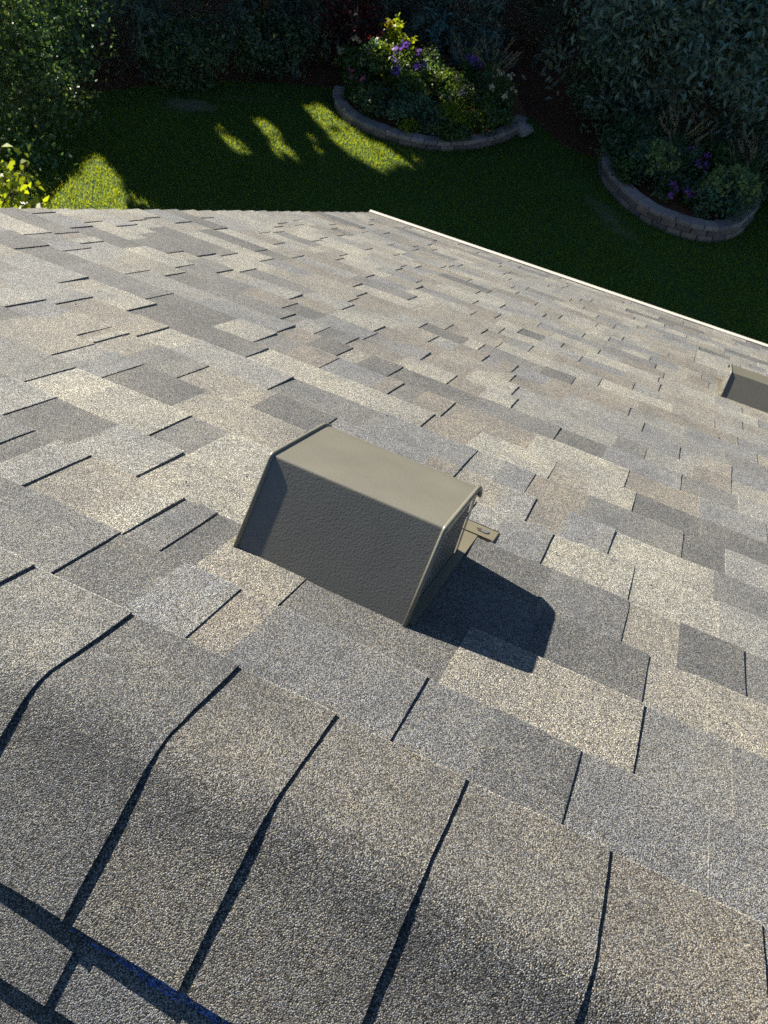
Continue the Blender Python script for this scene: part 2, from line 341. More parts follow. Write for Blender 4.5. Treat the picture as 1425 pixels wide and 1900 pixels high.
TINTS = [(-5.69, 6.79, 'l'), (-5.14, 6.67, 't'), (-5.48, 6.24, 'd'), (-4.82, 5.98, 'g'), (-4.11, 7.0, 'w'), (-4.41, 7.85, 'w'), (-5.02, 7.73, 'l'), (-3.27, 6.76, 'd'), (-3.55, 6.78, 'd'), (-3.73, 5.84, 'd'), (-2.95, 5.6, 's'), (-2.59, 5.96, 'b'), (-3.94, 4.87, 'g'), (-3.08, 6.45, 't'), (-2.92, 6.4, 't'), (-2.2, 6.33, 'd'), (-2.0, 6.79, 'd'), (-1.58, 5.89, 'n'), (-0.6, 5.87, 'n'), (-2.58, 5.85, 'b'), (-2.62, 6.31, 't'), (-0.95, 6.9, 'g'), (-0.48, 7.1, 't'), (0.1, 6.63, 'b'), (0.39, 6.5, 'd'), (-0.2, 6.1, 't'), (-0.35, 5.9, 'g'), (0.35, 5.71, 'd'), (1.01, 6.13, 'n'), (0.82, 7.24, 'b'), (1.03, 6.83, 'd'), (1.62, 7.9, 't'), (2.08, 8.18, 't'), (1.66, 6.87, 'g'), (2.35, 7.88, 'd'), (2.4, 6.63, 'n'), (1.56, 5.88, 'n'), (2.18, 5.8, 'n'), (1.76, 9.54, 'd'), (1.11, 9.09, 't'), (1.38, 10.3, 'w'), (2.38, 10.43, 'l'), (0.43, 10.22, 'w'), (1.11, 11.14, 'w'), (2.03, 12.58, 'd'), (0.91, 11.57, 'g'), (0.31, 11.12, 's'), (-0.3, 12.39, 'b'), (-0.3, 11.34, 'b'), (0.24, 13.07, 'w'), (-0.43, 11.18, 'w'), (0.53, 12.07, 'g'), (1.24, 13.16, 'd'), (1.06, 14.74, 'b'), (0.65, 14.88, 's'), (1.75, 14.96, 'g'), (2.12, 13.15, 'd'), (2.13, 14.22, 's'), (1.32, 15.78, 'w'), (2.78, 16.26, 'w'), (2.52, 12.22, 'l'), (2.51, 17.79, 's'), (-1.04, 12.01, 's'), (-1.41, 12.43, 's'), (-2.08, 12.14, 's'), (-1.0, 13.67, 'w'), (-0.42, 13.77, 'w'), (-0.13, 14.53, 'w'), (-1.86, 14.78, 'b'), (-2.9, 11.63, 's'), (-2.51, 12.93, 'b'), (-3.37, 13.65, 'w'), (-2.24, 13.75, 'l'), (-3.81, 15.79, 'd'), (-3.16, 15.02, 'd'), (-3.38, 16.99, 'b'), (-2.17, 14.28, 't'), (-2.28, 16.05, 'w'), (-2.78, 16.86, 'w'), (-3.76, 18.79, 'b'), (-1.74, 18.84, 'b'), (-2.13, 19.49, 's'), (-2.34, 19.83, 'g'), (-1.51, 20.74, 'd'), (-1.25, 19.08, 'l'), (-1.26, 16.22, 'l'), (-0.56, 14.67, 'b'), (-0.76, 14.01, 'w'), (-5.17, 20.1, 'd'), (-4.56, 19.12, 'l'), (-3.98, 19.59, 'g'), (-3.39, 20.06, 'd'), (-4.7, 17.08, 's'), (-5.43, 18.36, 'b'), (-4.95, 18.17, 'w'), (-7.53, 13.3, 'd'), (-6.96, 13.24, 'd'), (-6.43, 13.12, 'w'), (-6.57, 14.21, 'g'), (-6.53, 15.08, 'b'), (-6.32, 16.51, 'd'), (-6.01, 16.41, 'g'), (-5.93, 15.38, 'd'), (-5.79, 14.58, 'b'), (-5.37, 15.54, 't'), (-5.02, 15.59, 'd'), (-5.19, 14.56, 's'), (-4.72, 14.29, 'g'), (-5.14, 13.45, 'w'), (-5.36, 13.0, 'w'), (-5.83, 12.06, 'l'), (-6.67, 12.57, 'l'), (-5.27, 10.41, 't'), (-5.89, 10.96, 't'), (-4.79, 11.65, 'd'), (-4.63, 12.37, 'g'), (-3.94, 12.68, 'd'), (-3.43, 11.9, 's'), (-4.53, 13.56, 'w'), (-4.7, 9.91, 'd'), (-4.72, 10.95, 'd'), (-4.68, 9.01, 'w'), (-4.19, 8.62, 't'), (-8.73, 10.13, 't'), (-8.51, 9.45, 'g'), (-7.56, 9.5, 's'), (-7.46, 10.22, 's'), (-7.88, 11.0, 't'), (-7.48, 11.33, 'b'), (-7.74, 12.0, 'w'), (-6.9, 10.4, 'd'), (-6.41, 9.99, 'g'), (-6.07, 10.19, 't'), (-6.9, 9.05, 'w'), (-6.15, 8.9, 'w'), (-7.48, 8.76, 'l'), (-6.07, 7.21, 'd'), (-6.36, 7.89, 'd'), (-5.65, 7.84, 'd'), (-5.1, 8.39, 't'), (-5.43, 8.75, 'w'), (-7.06, 8.01, 'l'), (-12.89, 14.72, 'd'), (-11.84, 14.33, 'd'), (-13.59, 15.82, 'w'), (-12.98, 16.0, 'w'), (-11.39, 12.92, 'l'), (-10.66, 13.27, 't'), (-10.33, 13.33, 't'), (-10.16, 12.11, 'l'), (-10.01, 11.04, 'l'), (-9.44, 12.54, 'b'), (-9.53, 13.29, 'w'), (-10.75, 14.51, 'g'), (-10.36, 14.71, 'l'), (-9.89, 15.21, 'l'), (-9.52, 15.27, 'b'), (-12.53, 18.72, 'd'), (-12.06, 18.99, 'd'), (-11.35, 17.73, 'w'), (-11.87, 16.93, 'l'), (-10.6, 17.3, 'g'), (-8.8, 13.14, 'g'), (-9.41, 10.35, 'd'), (-10.6, 18.5, 'g'), (-9.89, 18.91, 'g'), (-11.25, 21.89, 'd'), (-11.75, 21.83, 'd'), (-10.29, 19.05, 'w'), (-10.25, 22.03, 'b'), (-9.79, 21.83, 'b'), (-10.67, 22.5, 'b'), (-8.91, 17.74, 'b'), (-8.78, 16.74, 'g'), (-8.25, 17.32, 'd'), (-8.54, 18.43, 'l'), (-7.51, 17.27, 'd'), (-7.98, 14.71, 'd'), (-10.84, 25.12, 'w'), (-12.39, 27.02, 'w'), (-9.39, 24.07, 'b'), (-10.43, 28.39, 'w'), (-8.32, 22.03, 'w'), (-7.22, 20.99, 'b')]

def course_of(v):
    for k in range(NC):
        if VR[k] <= v < VR[k + 1]: return k
    return None

course_edges = [[] for _ in range(NC)]
for typ, L in (('R', EDGES_R), ('L', EDGES_L)):
    for u, v in L:
        k = course_of(v)
        if k is not None: course_edges[k].append((u, typ))
course_tints = [[] for _ in range(NC)]
for u, v, c in TINTS:
    k = course_of(v)
    if k is not None: course_tints[k].append((u, c))

def fill_course(k):
    """alternating raised tabs and valleys from the rake to the far end"""
    r = random.Random(100 + k)
    ev = sorted(course_edges[k])
    # merge edges closer than 0.12
    cl = []
    for e in ev:
        if cl and e[0] - cl[-1][0] < 0.13: continue
        cl.append(e)
    out = [(U_RAKE + r.uniform(-.02, .02), 'L' if r.random() < .6 else 'R')]
    def rand_fill(to):
        while to is None or to - out[-1][0] > 2.5:
            tooth = out[-1][1] == 'L'
            step = r.choice((0.75, 1.0, 1.35, 1.8, 2.3)) * r.uniform(.9, 1.1) if tooth else r.choice((0.7, 0.95, 1.3, 1.7, 2.0)) * r.uniform(.9, 1.1)
            nu = out[-1][0] + step
            if to is not None and to - nu < 0.7: break
            if to is None and nu > U_END - .5: break
            out.append((nu, 'R' if tooth else 'L'))
    for e in cl:
        if e[0] < out[-1][0] + .3: continue
        rand_fill(e[0])
        if out[-1][1] == e[1]:
            a, b = out[-1][0], e[0]
            f = r.uniform(.35, .65)
            out.append((a + (b - a) * f, 'L' if e[1] == 'R' else 'R'))
        out.append(e)
    rand_fill(None)
    out.append((U_END, 'E'))
    return out

TB, TT = 0.0030, 0.0021
EDGE_V = (0.0, 0.42, 0.80, 0.980, 1.0)
def shingle_geo(u0, u1, k, tooth, r, first=False):
    """verts, faces and a per-vertex wear_light value: 0 face, 1 paler butt edge, 2 cut side painted pale as if sunlit"""
    v0, v1 = VR[k] - 0.30, VR[k + 1]
    nu, nv = (3 if u1 - u0 > .5 else 2), len(EDGE_V) - 1
    lift = r.uniform(-.0004, .0007) + (0.0022 if r.random() < .07 else 0)
    tt = (TT + r.uniform(-.0004, .0009) + (.0003 if k > 9 else 0)) if tooth else 0.0
    vs_ = []; fs = []; wear_light = []
    skew0, skew1 = r.uniform(-.012, .012), r.uniform(-.012, .012)
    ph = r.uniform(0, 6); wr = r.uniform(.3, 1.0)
    rag = [r.uniform(-.012, .012) for _ in range(nu + 1)]
    for j, fv in enumerate(EDGE_V):
        v = v0 + (v1 - v0) * fv
        frac = (v - VR[k]) / (VR[k + 1] - VR[k])
        for i in range(nu + 1):
            fu = i / nu
            uu = u0 + skew0 * (fv - .5) + (u1 - u0 + (skew1 - skew0) * (fv - .5)) * fu
            if i in (0, nu): uu += r.uniform(-.006, .006)
            if not tooth:
                if i == 0: uu -= .02
                if i == nu: uu += .02
            vv = v + (rag[i] if j >= nv - 1 else 0)
            w = .001 + .006 * frac + tt + r.uniform(-.0003, .0003) * (j < nv - 1) + .0006 * math.sin(3 * uu + ph) * frac
            if j >= nv - 1 and i == nu: w += lift
            elif j == nv - 2 and i == nu: w += lift * .5
            if j == nv: w -= .0006
            vs_.append(FP(uu, vv, max(w, -.004))); wear_light.append(wr if j == nv else 0)
    n1 = nu + 1
    for j in range(nv):
        for i in range(nu):
            a = j * n1 + i; fs.append((a, a + n1, a + n1 + 1, a + 1))
    def skirt(idx, dz):
        b = len(vs_)
        dn = np.array(FP(0, 0, dz))
        for q in idx: vs_.append(tuple(np.array(vs_[q]) - dn)); wear_light.append(2)
        for q in range(len(idx) - 1): fs.append((idx[q], b + q, b + q + 1, idx[q + 1]))
    dz = .0075 if tooth else .0045
    skirt([j * n1 for j in range(nv + 1)], dz)                      # left
    skirt([nv * n1 + i for i in range(nu + 1)], dz)                 # butt
    skirt([j * n1 + nu for j in range(nv, -1, -1)], dz)             # right
    return vs_, fs, np.array(wear_light)

def project(Pw):
    q = np.asarray(Pw) - np.array((0.0028, 0.2698, 0.5472))
    z = -(q @ np.array(rz)); x = q @ np.array(rx); y = q @ np.array(ry)
    return 0.5 + x / z * (28.654 / 27), 0.5 - y / z * (28.654 / 36), z

VENT1 = (-3.14, 6.94); VENT2 = (2.36, 25.15)
pieces = []
for k in range(NC):
    ev = fill_course(k)
    r = random.Random(500 + k)
    prev = None
    for (u0, t0), (u1, t1) in zip(ev[:-1], ev[1:]):
        tooth = t0 == 'L'
        cs = [c for u, c in course_tints[k] if u0 <= u < u1]
        if cs: c = cs[0]
        else:
            pal = 'nnngdgb' if k < 4 else RAND if k < 13 else RAND_FAR
            c = r.choice(pal)
            if c == prev: c = r.choice(pal)
        prev = c
        base = np.array(PAL[c]) * r.uniform(.93, 1.07)
        g_ = shingle_geo(u0, u1, k, tooth, r)
        # every piece drifts a little towards a second colour along its length
        c2 = np.array(PAL[r.choice(RAND)]); side = r.random()
        n = len(g_[0]); uu = np.array([q[0] for q in g_[0]]) / E
        f = np.clip((uu - u0) / max(u1 - u0, .1), 0, 1)
        f = (f if side < .5 else 1 - f)[:, None] ** 2 * r.uniform(0, .32)
        tint = base * (1 - f) + c2 * f
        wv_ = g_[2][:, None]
        tint = np.where(wv_ == 2, np.array((.42, .41, .38)), tint * (1 + .95 * np.minimum(wv_, 1)))  # butt rows lightened; cut sides painted pale for their sunlit look
        cx = (u0 + u1) / 2; cv = (VR[k] + VR[k + 1]) / 2
        px, py, z = project(FP(cx, cv, 0))
        inside = -.08 < px < 1.08 and -.05 < py < 1.05 and z > 0
        # apparent size
        a = project(FP(u0, VR[k], 0)); b = project(FP(u1, VR[k], 0)); d = project(FP(u0, VR[k + 1], 0))
        area = abs((b[0] - a[0]) * (d[1] - a[1]) - (b[1] - a[1]) * (d[0] - a[0])) if inside else -z
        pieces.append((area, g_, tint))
pieces.sort(key=lambda q: -q[0])
N_PART = 296
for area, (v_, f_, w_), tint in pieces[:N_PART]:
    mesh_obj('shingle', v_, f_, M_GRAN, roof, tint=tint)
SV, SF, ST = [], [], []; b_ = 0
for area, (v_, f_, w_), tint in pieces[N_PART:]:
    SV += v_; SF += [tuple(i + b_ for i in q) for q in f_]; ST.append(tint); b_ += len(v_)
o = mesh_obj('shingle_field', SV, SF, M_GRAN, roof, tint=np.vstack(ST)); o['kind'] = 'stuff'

# starter sheet that closes the gaps below the courses
under = MB(); under.add([FP(U_RAKE, V_APEX + .6, -.0015), FP(U_END, V_APEX + .6, -.0015), FP(U_END, V_EAVE, -.0015), FP(U_RAKE, V_EAVE, -.0015)], [(0, 3, 2, 1)])
under.obj('underlayment', M_DECK, roof)

# ridge caps, bent over the ridge, each lapping over its right-hand neighbour
CAPS_R = [-4.26, -3.19, -2.09, -1.15, 0.01, 1.21, 2.37]
def cap_geo(uL, uR, r, ov=.35):
    ns, nu = 26, 8
    half = 1.17 * E; a = .034
    bend = math.radians(50)
    ss = np.linspace(-half * 1.075, half, ns + 1); ss[-2] = half - .0028; ss[1] = ss[0] + .0025
    ang = bend * (1 - np.clip((ss + a) / (2 * a), 0, 1) ** 1 * 1.0)
    sm = np.clip((ss + a) / (2 * a), 0, 1); ang = bend * (1 - sm * sm * (3 - 2 * sm))
    # walk from the far edge back over the apex
    pv = np.zeros(ns + 1); pw = np.zeros(ns + 1); nvv = np.zeros(ns + 1); nww = np.zeros(ns + 1)
    pv[-1] = V_APEX * E + half; pw[-1] = .004
    for i in range(ns - 1, -1, -1):
        am = (ang[i] + ang[i + 1]) / 2; ds = ss[i + 1] - ss[i]
        pv[i] = pv[i + 1] - math.cos(am) * ds; pw[i] = pw[i + 1] - math.sin(am) * ds
    wob = r.uniform(0, 6); wl = r.uniform(.6, 1.2)
    vs_ = []; fs = []
    u_a = uL - ov
    th = .0030
    for i in range(ns + 1):
        n_v, n_w = -math.sin(ang[i]), math.cos(ang[i])
        near = max(0, -ss[i] / half)
        for j in range(nu + 1):
            fu = (0, .16, .32, .48, .64, .78, .90, .984, 1.0)[j]; u = u_a + (uR - u_a) * fu + (r.uniform(-.003, .003) if j == nu else 0) + .006 * math.sin(3 * ss[i] / half + wob) * (1 if j == nu else 0)
            fe = max(0, (u - uL) / (uR - uL))
            h = .0005 + .0032 * fe * (1 if u > uL else 0) + (u - uL < 0) * (u - uL) * .006
            h += near * (.0003 * fe ** 2 * wl + .0003) + .0005 * math.sin(4 * ss[i] / half + wob + 3 * fe)
            edge = (r.uniform(-.0010, .0010) if i in (0, ns) else 0)
            tv, tw = math.cos(ang[i]), math.sin(ang[i])
            vs_.append(roof_pt(u * E, pv[i] + n_v * h + tv * edge, pw[i] + n_w * h + tw * edge))
    m1 = nu + 1
    for i in range(ns):
        for j in range(nu):
            q = i * m1 + j; fs.append((q, q + 1, q + 1 + m1, q + m1))
    # thickness
    nn = len(vs_)
    for i in range(ns + 1):
        n_v, n_w = -math.sin(ang[i]), math.cos(ang[i])
        dn = np.array(roof_pt(0, n_v * th, n_w * th))
        for j in range(m1): vs_.append(tuple(np.array(vs_[i * m1 + j]) - dn))
    for i in range(ns):
        for j in range(nu):
            q = nn + i * m1 + j; fs.append((q, q + m1, q + 1 + m1, q + 1))
        q = i * m1 + nu; fs.append((q, q + nn, q + m1 + nn, q + m1)); q = i * m1; fs.append((q, q + m1, q + m1 + nn, q + nn))
    for j in range(nu):
        fs.append((j, j + nn, j + 1 + nn, j + 1)); q = ns * m1 + j; fs.append((q, q + 1, q + 1 + nn, q + nn))
    return vs_, fs
caps = sorted(CAPS_R)
while caps[0] > U_RAKE + .5: caps.insert(0, caps[0] - 1.17)
while caps[-1] < U_END - 1.2: caps.append(caps[-1] + 1.17)
capr = random.Random(33)
rest_v, rest_f, rest_t = [], [], []
for i, uR in enumerate(caps):
    uL = caps[i - 1] if i else U_RAKE - .05
    if uR - uL < .2: continue
    v_, f_ = cap_geo(uL, uR, capr)
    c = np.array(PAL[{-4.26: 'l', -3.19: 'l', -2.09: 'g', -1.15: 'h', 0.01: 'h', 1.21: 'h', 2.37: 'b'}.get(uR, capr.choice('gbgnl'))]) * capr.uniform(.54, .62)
    # tint across each cap: dark middle band, paler ends
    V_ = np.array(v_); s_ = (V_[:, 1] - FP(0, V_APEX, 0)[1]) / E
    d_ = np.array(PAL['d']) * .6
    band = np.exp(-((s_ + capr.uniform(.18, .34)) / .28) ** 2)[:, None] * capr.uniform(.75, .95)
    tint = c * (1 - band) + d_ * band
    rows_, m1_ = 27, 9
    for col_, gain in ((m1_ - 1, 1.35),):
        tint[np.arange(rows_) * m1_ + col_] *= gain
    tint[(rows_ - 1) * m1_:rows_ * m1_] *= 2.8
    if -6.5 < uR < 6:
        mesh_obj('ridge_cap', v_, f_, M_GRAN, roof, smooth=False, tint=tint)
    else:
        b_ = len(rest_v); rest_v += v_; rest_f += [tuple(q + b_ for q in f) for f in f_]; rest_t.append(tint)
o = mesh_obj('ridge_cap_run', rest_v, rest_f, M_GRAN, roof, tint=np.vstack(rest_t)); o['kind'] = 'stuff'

# near slope: its shingles behind the ridge caps
nr = random.Random(77)
near_v, near_f, near_t = [], [], []
q0 = 0.75
for k in range(34):
    qa, qb = q0 + 1.03 * (k - 1), q0 + 1.03 * k
    if k == 0: qa = .40
    u = U_RAKE; tooth = nr.random() < .5
    bounds = []
    if k == 1: bounds = [-1.95, -1.06, .35]
    if k == 0: bounds = [-2.5, -1.2, .1]
    while u < U_END - .3:
        nb = [x for x in bounds if x > u + .3]
        u1 = u + nr.choice((.8, 1.1, 1.5, 2.0))
        if nb and u1 > nb[0] - .4: u1 = nb[0]
        u1 = min(u1, U_END)
        tt = TT * 1.4 if tooth else 0
        vs_ = []; fs = []
        nu_, nq = 3, 2
        for j in range(nq + 1):
            q = qa - .25 * (k > 0) + (qb - qa + .25 * (k > 0)) * j / nq
            fr = (q - qa) / (qb - qa)
            for i in range(nu_ + 1):
                uu = u + (u1 - u) * i / nu_
                vs_.append(NP(uu, max(q, .05), .001 + .006 * fr + tt + nr.uniform(-.0003, .0003)))
        n1 = nu_ + 1
        for j in range(nq):
            for i in range(nu_):
                a = j * n1 + i; fs.append((a, a + 1, a + 1 + n1, a + n1))
        def sk(idx):
            b = len(vs_); dn = np.array(NP(0, 0, .006)) - np.array(NP(0, 0, 0))
            for q in idx: vs_.append(tuple(np.array(vs_[q]) - dn))
            for q in range(len(idx) - 1): fs.append((idx[q], idx[q + 1], b + q + 1, b + q))
        sk([nq * n1 + i for i in range(n1)]); sk([j * n1 for j in range(nq, -1, -1)]); sk([j * n1 + nu_ for j in range(nq + 1)])
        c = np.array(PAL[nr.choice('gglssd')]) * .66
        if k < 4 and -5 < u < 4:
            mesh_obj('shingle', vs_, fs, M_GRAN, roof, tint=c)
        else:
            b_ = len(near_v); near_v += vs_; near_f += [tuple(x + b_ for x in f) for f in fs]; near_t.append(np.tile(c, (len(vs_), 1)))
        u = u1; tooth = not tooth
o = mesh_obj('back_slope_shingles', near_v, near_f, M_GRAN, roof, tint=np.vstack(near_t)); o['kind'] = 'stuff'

# blue chalk dust along the snapped line below the caps
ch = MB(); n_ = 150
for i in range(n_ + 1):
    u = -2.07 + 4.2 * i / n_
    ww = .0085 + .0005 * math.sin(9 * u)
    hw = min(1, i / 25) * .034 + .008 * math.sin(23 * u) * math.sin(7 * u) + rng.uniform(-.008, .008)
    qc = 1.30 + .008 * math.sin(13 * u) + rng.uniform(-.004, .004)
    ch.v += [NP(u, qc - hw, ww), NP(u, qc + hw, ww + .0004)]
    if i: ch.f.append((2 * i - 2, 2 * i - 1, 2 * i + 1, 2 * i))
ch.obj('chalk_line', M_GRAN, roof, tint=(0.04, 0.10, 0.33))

# loose grit and flecks lying on the shingles
gr_ = random.Random(91); gv, gf, gt = [], [], []
for i in range(150):
    u, v = gr_.uniform(-14, 9), gr_.uniform(5.6, 40)
    k = course_of(v)
    if k is None: continue
    w = .0025 + .006 * (v - VR[k]) / (VR[k + 1] - VR[k]) + .003
    s1 = gr_.uniform(.0012, .0034); b_ = len(gv); a = gr_.uniform(0, 6)
    for q in range(4): gv.append(FP(u + s1 * math.cos(a + q * 1.57) / E, v + s1 * gr_.uniform(.5, 1) * math.sin(a + q * 1.57) / E, w - .001))
    gv.append(FP(u, v, w + s1 * .8)); gf += [(b_, b_ + 1, b_ + 4), (b_ + 1, b_ + 2, b_ + 4), (b_ + 2, b_ + 3, b_ + 4), (b_ + 3, b_, b_ + 4)]
    gt += [(.75, .74, .7) if gr_.random() < .45 else (.04, .035, .03)] * 5
o = mesh_obj('loose_grit', gv, gf, M_GRAN, roof, tint=np.array(gt)); o['kind'] = 'stuff'

# eave: drip edge, gutter, fascia; rake trim; walls
g = MB()
yE, zE = roof_pt(0, V_EAVE * E, 0)[1:]
def extr(mb, prof, x0, x1, closed=True):
    b = len(mb.v); n = len(prof)
    for x in (x0, x1):
        for (y, z) in prof: mb.v.append((x, y, z))
    rng_ = range(n) if closed else range(n - 1)
    for i in rng_:
        j = (i + 1) % n; mb.f.append((b + i, b + j, b + n + j, b + n + i))
    if closed: mb.f.append(tuple(b + i for i in range(n))); mb.f.append(tuple(b + n + i for i in range(n))[::-1])
xa, xb = (U_RAKE - .12) * E, U_END * E
lip_y, lip_z = yE + .034, zE - .004
extr(g, [(yE - .06, zE - .02), (yE - .06, zE - .13), (yE + .012, zE - .13), (yE + .052, zE - .06), (yE + .056, lip_z), (yE + .027, lip_z + .002), (yE + .027, lip_z - .012), (yE + .044, lip_z - .014), (yE + .045, zE - .058), (yE + .008, zE - .122), (yE - .054, zE - .122), (yE - .054, zE - .02)], xa, xb)
gut = g.obj('gutter', M_GUTTER, house)
ec = MB(); ec.box((xa + .001, yE, zE - .07), (.002, .051, .055)); ec.obj('gutter_end_cap', M_GUTTER, gut)
fa = MB(); fa.box(((xa + xb) / 2 + .05, yE - .075, zE - .1), ((xb - xa) / 2 - .05, .012, .085)); fa.obj('fascia_board', M_SIDING, house)
rk = MB()
ax = (np.array((1.0, 0, 0)), np.array(roof_pt(0, 1, 0)), np.array(roof_pt(0, 0, 1)))
rk.box(np.array(FP(U_RAKE + .12, (V_APEX + V_EAVE) / 2, -.022)), (.011, (V_EAVE - V_APEX) / 2 * E - .03, .012), ax)
rk.obj('rake_trim', M_GUTTER, house)
wl = MB()
x0, x1 = (U_RAKE + 2) * E, (U_END - 2) * E; y1 = yE - .42
yN = NP(0, QN, 0)[1]; y0 = yN + .42; zr = FP(0, V_APEX, -.08)[2]; ya = FP(0, V_APEX, 0)[1]
zw1 = zr - (y1 - ya) * math.tan(PITCH); zw0 = zr - (ya - y0) * math.tan(PITCH)
wl.add([(x0, y0, GZ - .2), (x0, y1, GZ - .2), (x0, y1, zw1), (x0, ya, zr), (x0, y0, zw0), (x1, y0, GZ - .2), (x1, y1, GZ - .2), (x1, y1, zw1), (x1, ya, zr), (x1, y0, zw0)],
       [(0, 1, 2, 3, 4)[::-1], (5, 6, 7, 8, 9), (0, 5, 6, 1)[::-1], (1, 6, 7, 2)[::-1], (4, 9, 5, 0)[::-1]])
wl.obj('wall', M_SIDING, house)

# ------------------------------------------------------------------ slant-back roof vents
def vent(u_left, v_front, label, hs=1.0):
    W = 2.0
    uL, uR = u_left, u_left + W
    t = empty('roof_vent', FP(uL + W / 2, v_front + 1.1, .004), label, 'roof vent', 'box roof vents on the shingle roof')
    v0 = v_front
    # side outline (v units, w metres)
    A = (v0 - .05, -.012); B = (v0 + .385, 1.03 * E * hs); C = (v0 + 1.86, 1.045 * E * hs); D = (v0 + 2.02, .84 * E * hs)
    def arc(P0, P1, P2, r, n):
        p0, p1, p2 = (np.array((P[0] * E, P[1])) for P in (P0, P1, P2))
        a = (p0 - p1) / np.linalg.norm(p0 - p1); b = (p2 - p1) / np.linalg.norm(p2 - p1)
        out = []
        for i in range(n + 1):
            f = i / n; s_ = p1 + a * r * (1 - f) ** 2 + b * r * f ** 2
            out.append((s_[0] / E, s_[1]))
        return out
    prof = [A] + arc(A, B, C, .0035, 4) + arc(B, C, D, .030 * hs, 8) + [D]
    hood = MB(); th = .0012; nU = 2
    n = len(prof)
    for u in (uL, uR):
        for (v, w) in prof: hood.v.append(FP(u, v, w))
    cxv, cxw = v0 + 1.1, .05
    for u in (uL, uR):
        for (v, w) in prof:
            d = np.array(((cxv - v) * E, cxw - w)); d /= np.linalg.norm(d)
            hood.v.append(FP(u, v + d[0] * th / E, w + d[1] * th))
    for i in range(n - 1):
        hood.f.append((i, i + 1, n + i + 1, n + i)); hood.f.append((2 * n + i, 3 * n + i, 3 * n + i + 1, 2 * n + i + 1))
    hood.f += [(n - 1, 3 * n - 1, 4 * n - 1, 2 * n - 1)]
    hood.obj('hood', M_HOOD, t)
    # folded rims along both sides
    for u in (uL, uR):
        rm = MB(); pts = []
        pr = [A] + arc(A, B, C, .006, 5) + arc(B, C, D, .031 * hs, 8) + [D]
        for (v, w) in pr:
            d = np.array(((v - cxv) * E, w - cxw)); d /= np.linalg.norm(d)
            pts.append(FP(u, v + d[0] * .0003 / E, w + d[1] * .0003))
        rm.tube(pts, .0037, 10, up=(1, 0, 0))
        rm.obj('rim', M_RIM, t, smooth=True)
    # side panels with an opening filled by expanded metal
    for sgn, u in ((-1, uL), (1, uR)):
        ui = u - sgn * .004 / E
        # opening polygon
        o0 = (v0 + .14, .012); o1 = (v0 + .56, .80 * E * hs); o2 = (v0 + 1.80, .84 * E * hs); o3 = (v0 + 1.90, .10 * E * hs); 
        outer = [A, B, C, (v0 + 2.02, .84 * E * hs), (v0 + 2.06, .004)]
        inner = [o0, o1, o2, (o3[0] - .02, o3[1] + .05 * hs), (o3[0], .012)]
        sp = MB()
        for (v, w) in outer + inner: sp.v.append(FP(ui, v, w - (.002 if (v, w) in (A, B, C) else 0)))
        for i in range(5):
            j = (i + 1) % 5; sp.f.append((i, j, 5 + j, 5 + i))
        sp.obj('side_panel', M_RIM, t)
        sc = MB()
        us = u - sgn * .0052 / E
        poly = [(a * E, b) for a, b in inner]
        def inside(x, y):
            c = False
            for i in range(5):
                (x1_, y1_), (x2_, y2_) = poly[i], poly[(i + 1) % 5]
                if (y1_ > y) != (y2_ > y) and x < (x2_ - x1_) * (y - y1_) / (y2_ - y1_) + x1_: c = not c
            return c
        pitch_x, pitch_y = .0075, .0042
        xs0, xs1 = v0 * E, (v0 + 2.0) * E
        ny = int(.16 / pitch_y); nx = int((xs1 - xs0) / pitch_x) + 1
        wv = .0010
        for jy in range(ny):
            for jx in range(nx):
                x = xs0 + (jx + .5 * (jy % 2)) * pitch_x; y = .008 + jy * pitch_y
                for dx in (-.5, .5):
                    x2, y2 = x + dx * pitch_x, y + pitch_y
                    if inside(x, y) and inside(x2, y2):
                        sc.add([FP(us, x / E - wv / E, y), FP(us, x / E + wv / E, y), FP(us, x2 / E + wv / E, y2), FP(us, x2 / E - wv / E, y2)], [(0, 1, 2, 3)])
        so = sc.obj('mesh_screen', M_SCREEN, t); so['kind'] = 'stuff'
    # dark throat inside the hood, a near-black block standing in for its shade
    th_ = MB()
    ins = [(v0 + .12, .008), (v0 + .55, .90 * E * hs), (v0 + 1.84, .93 * E * hs), (v0 + 1.93, .008)]
    ua, ub = uL + .046, uR - .046
    for u in (ua, ub):
        for (v, w) in ins: th_.v.append(FP(u, v, w))
    th_.f = [(0, 1, 2, 3), (7, 6, 5, 4), (0, 4, 5, 1), (1, 5, 6, 2), (2, 6, 7, 3), (3, 7, 4, 0)]
    th_.obj('shade_fill', M_CAVITY_SHADE, t)
    # collar and flange sheet
    fl = MB()
    wz = .0105
    def plate(u0, u1, va, vb, w_, h):
        fl.add([FP(u0, va, w_), FP(u1, va, w_), FP(u1, vb, w_), FP(u0, vb, w_), FP(u0, va, w_ - h), FP(u1, va, w_ - h), FP(u1, vb, w_ - h), FP(u0, vb, w_ - h)],
               [(0, 3, 2, 1), (0, 1, 5, 4), (1, 2, 6, 5), (2, 3, 7, 6), (3, 0, 4, 7)])
    plate(uL - .10, uR + .07, v0 + .05, v0 + 2.66, wz - .003, .010)
    plate(uL - .12, uR + .27, v0 + 2.7, v0 + 3.02, wz - .003, .011)
    fo = fl.obj('flange', M_FLANGE, t)
    # rolled front lip of the flange
    lp = MB(); lp.tube([FP(uL - .12, v0 + 3.03, wz - .006), FP(uR + .27, v0 + 3.03, wz - .006)], .0036, 8, up=(0, 0, 1)); lp.obj('rolled_lip', M_FLANGE, fo, smooth=True)
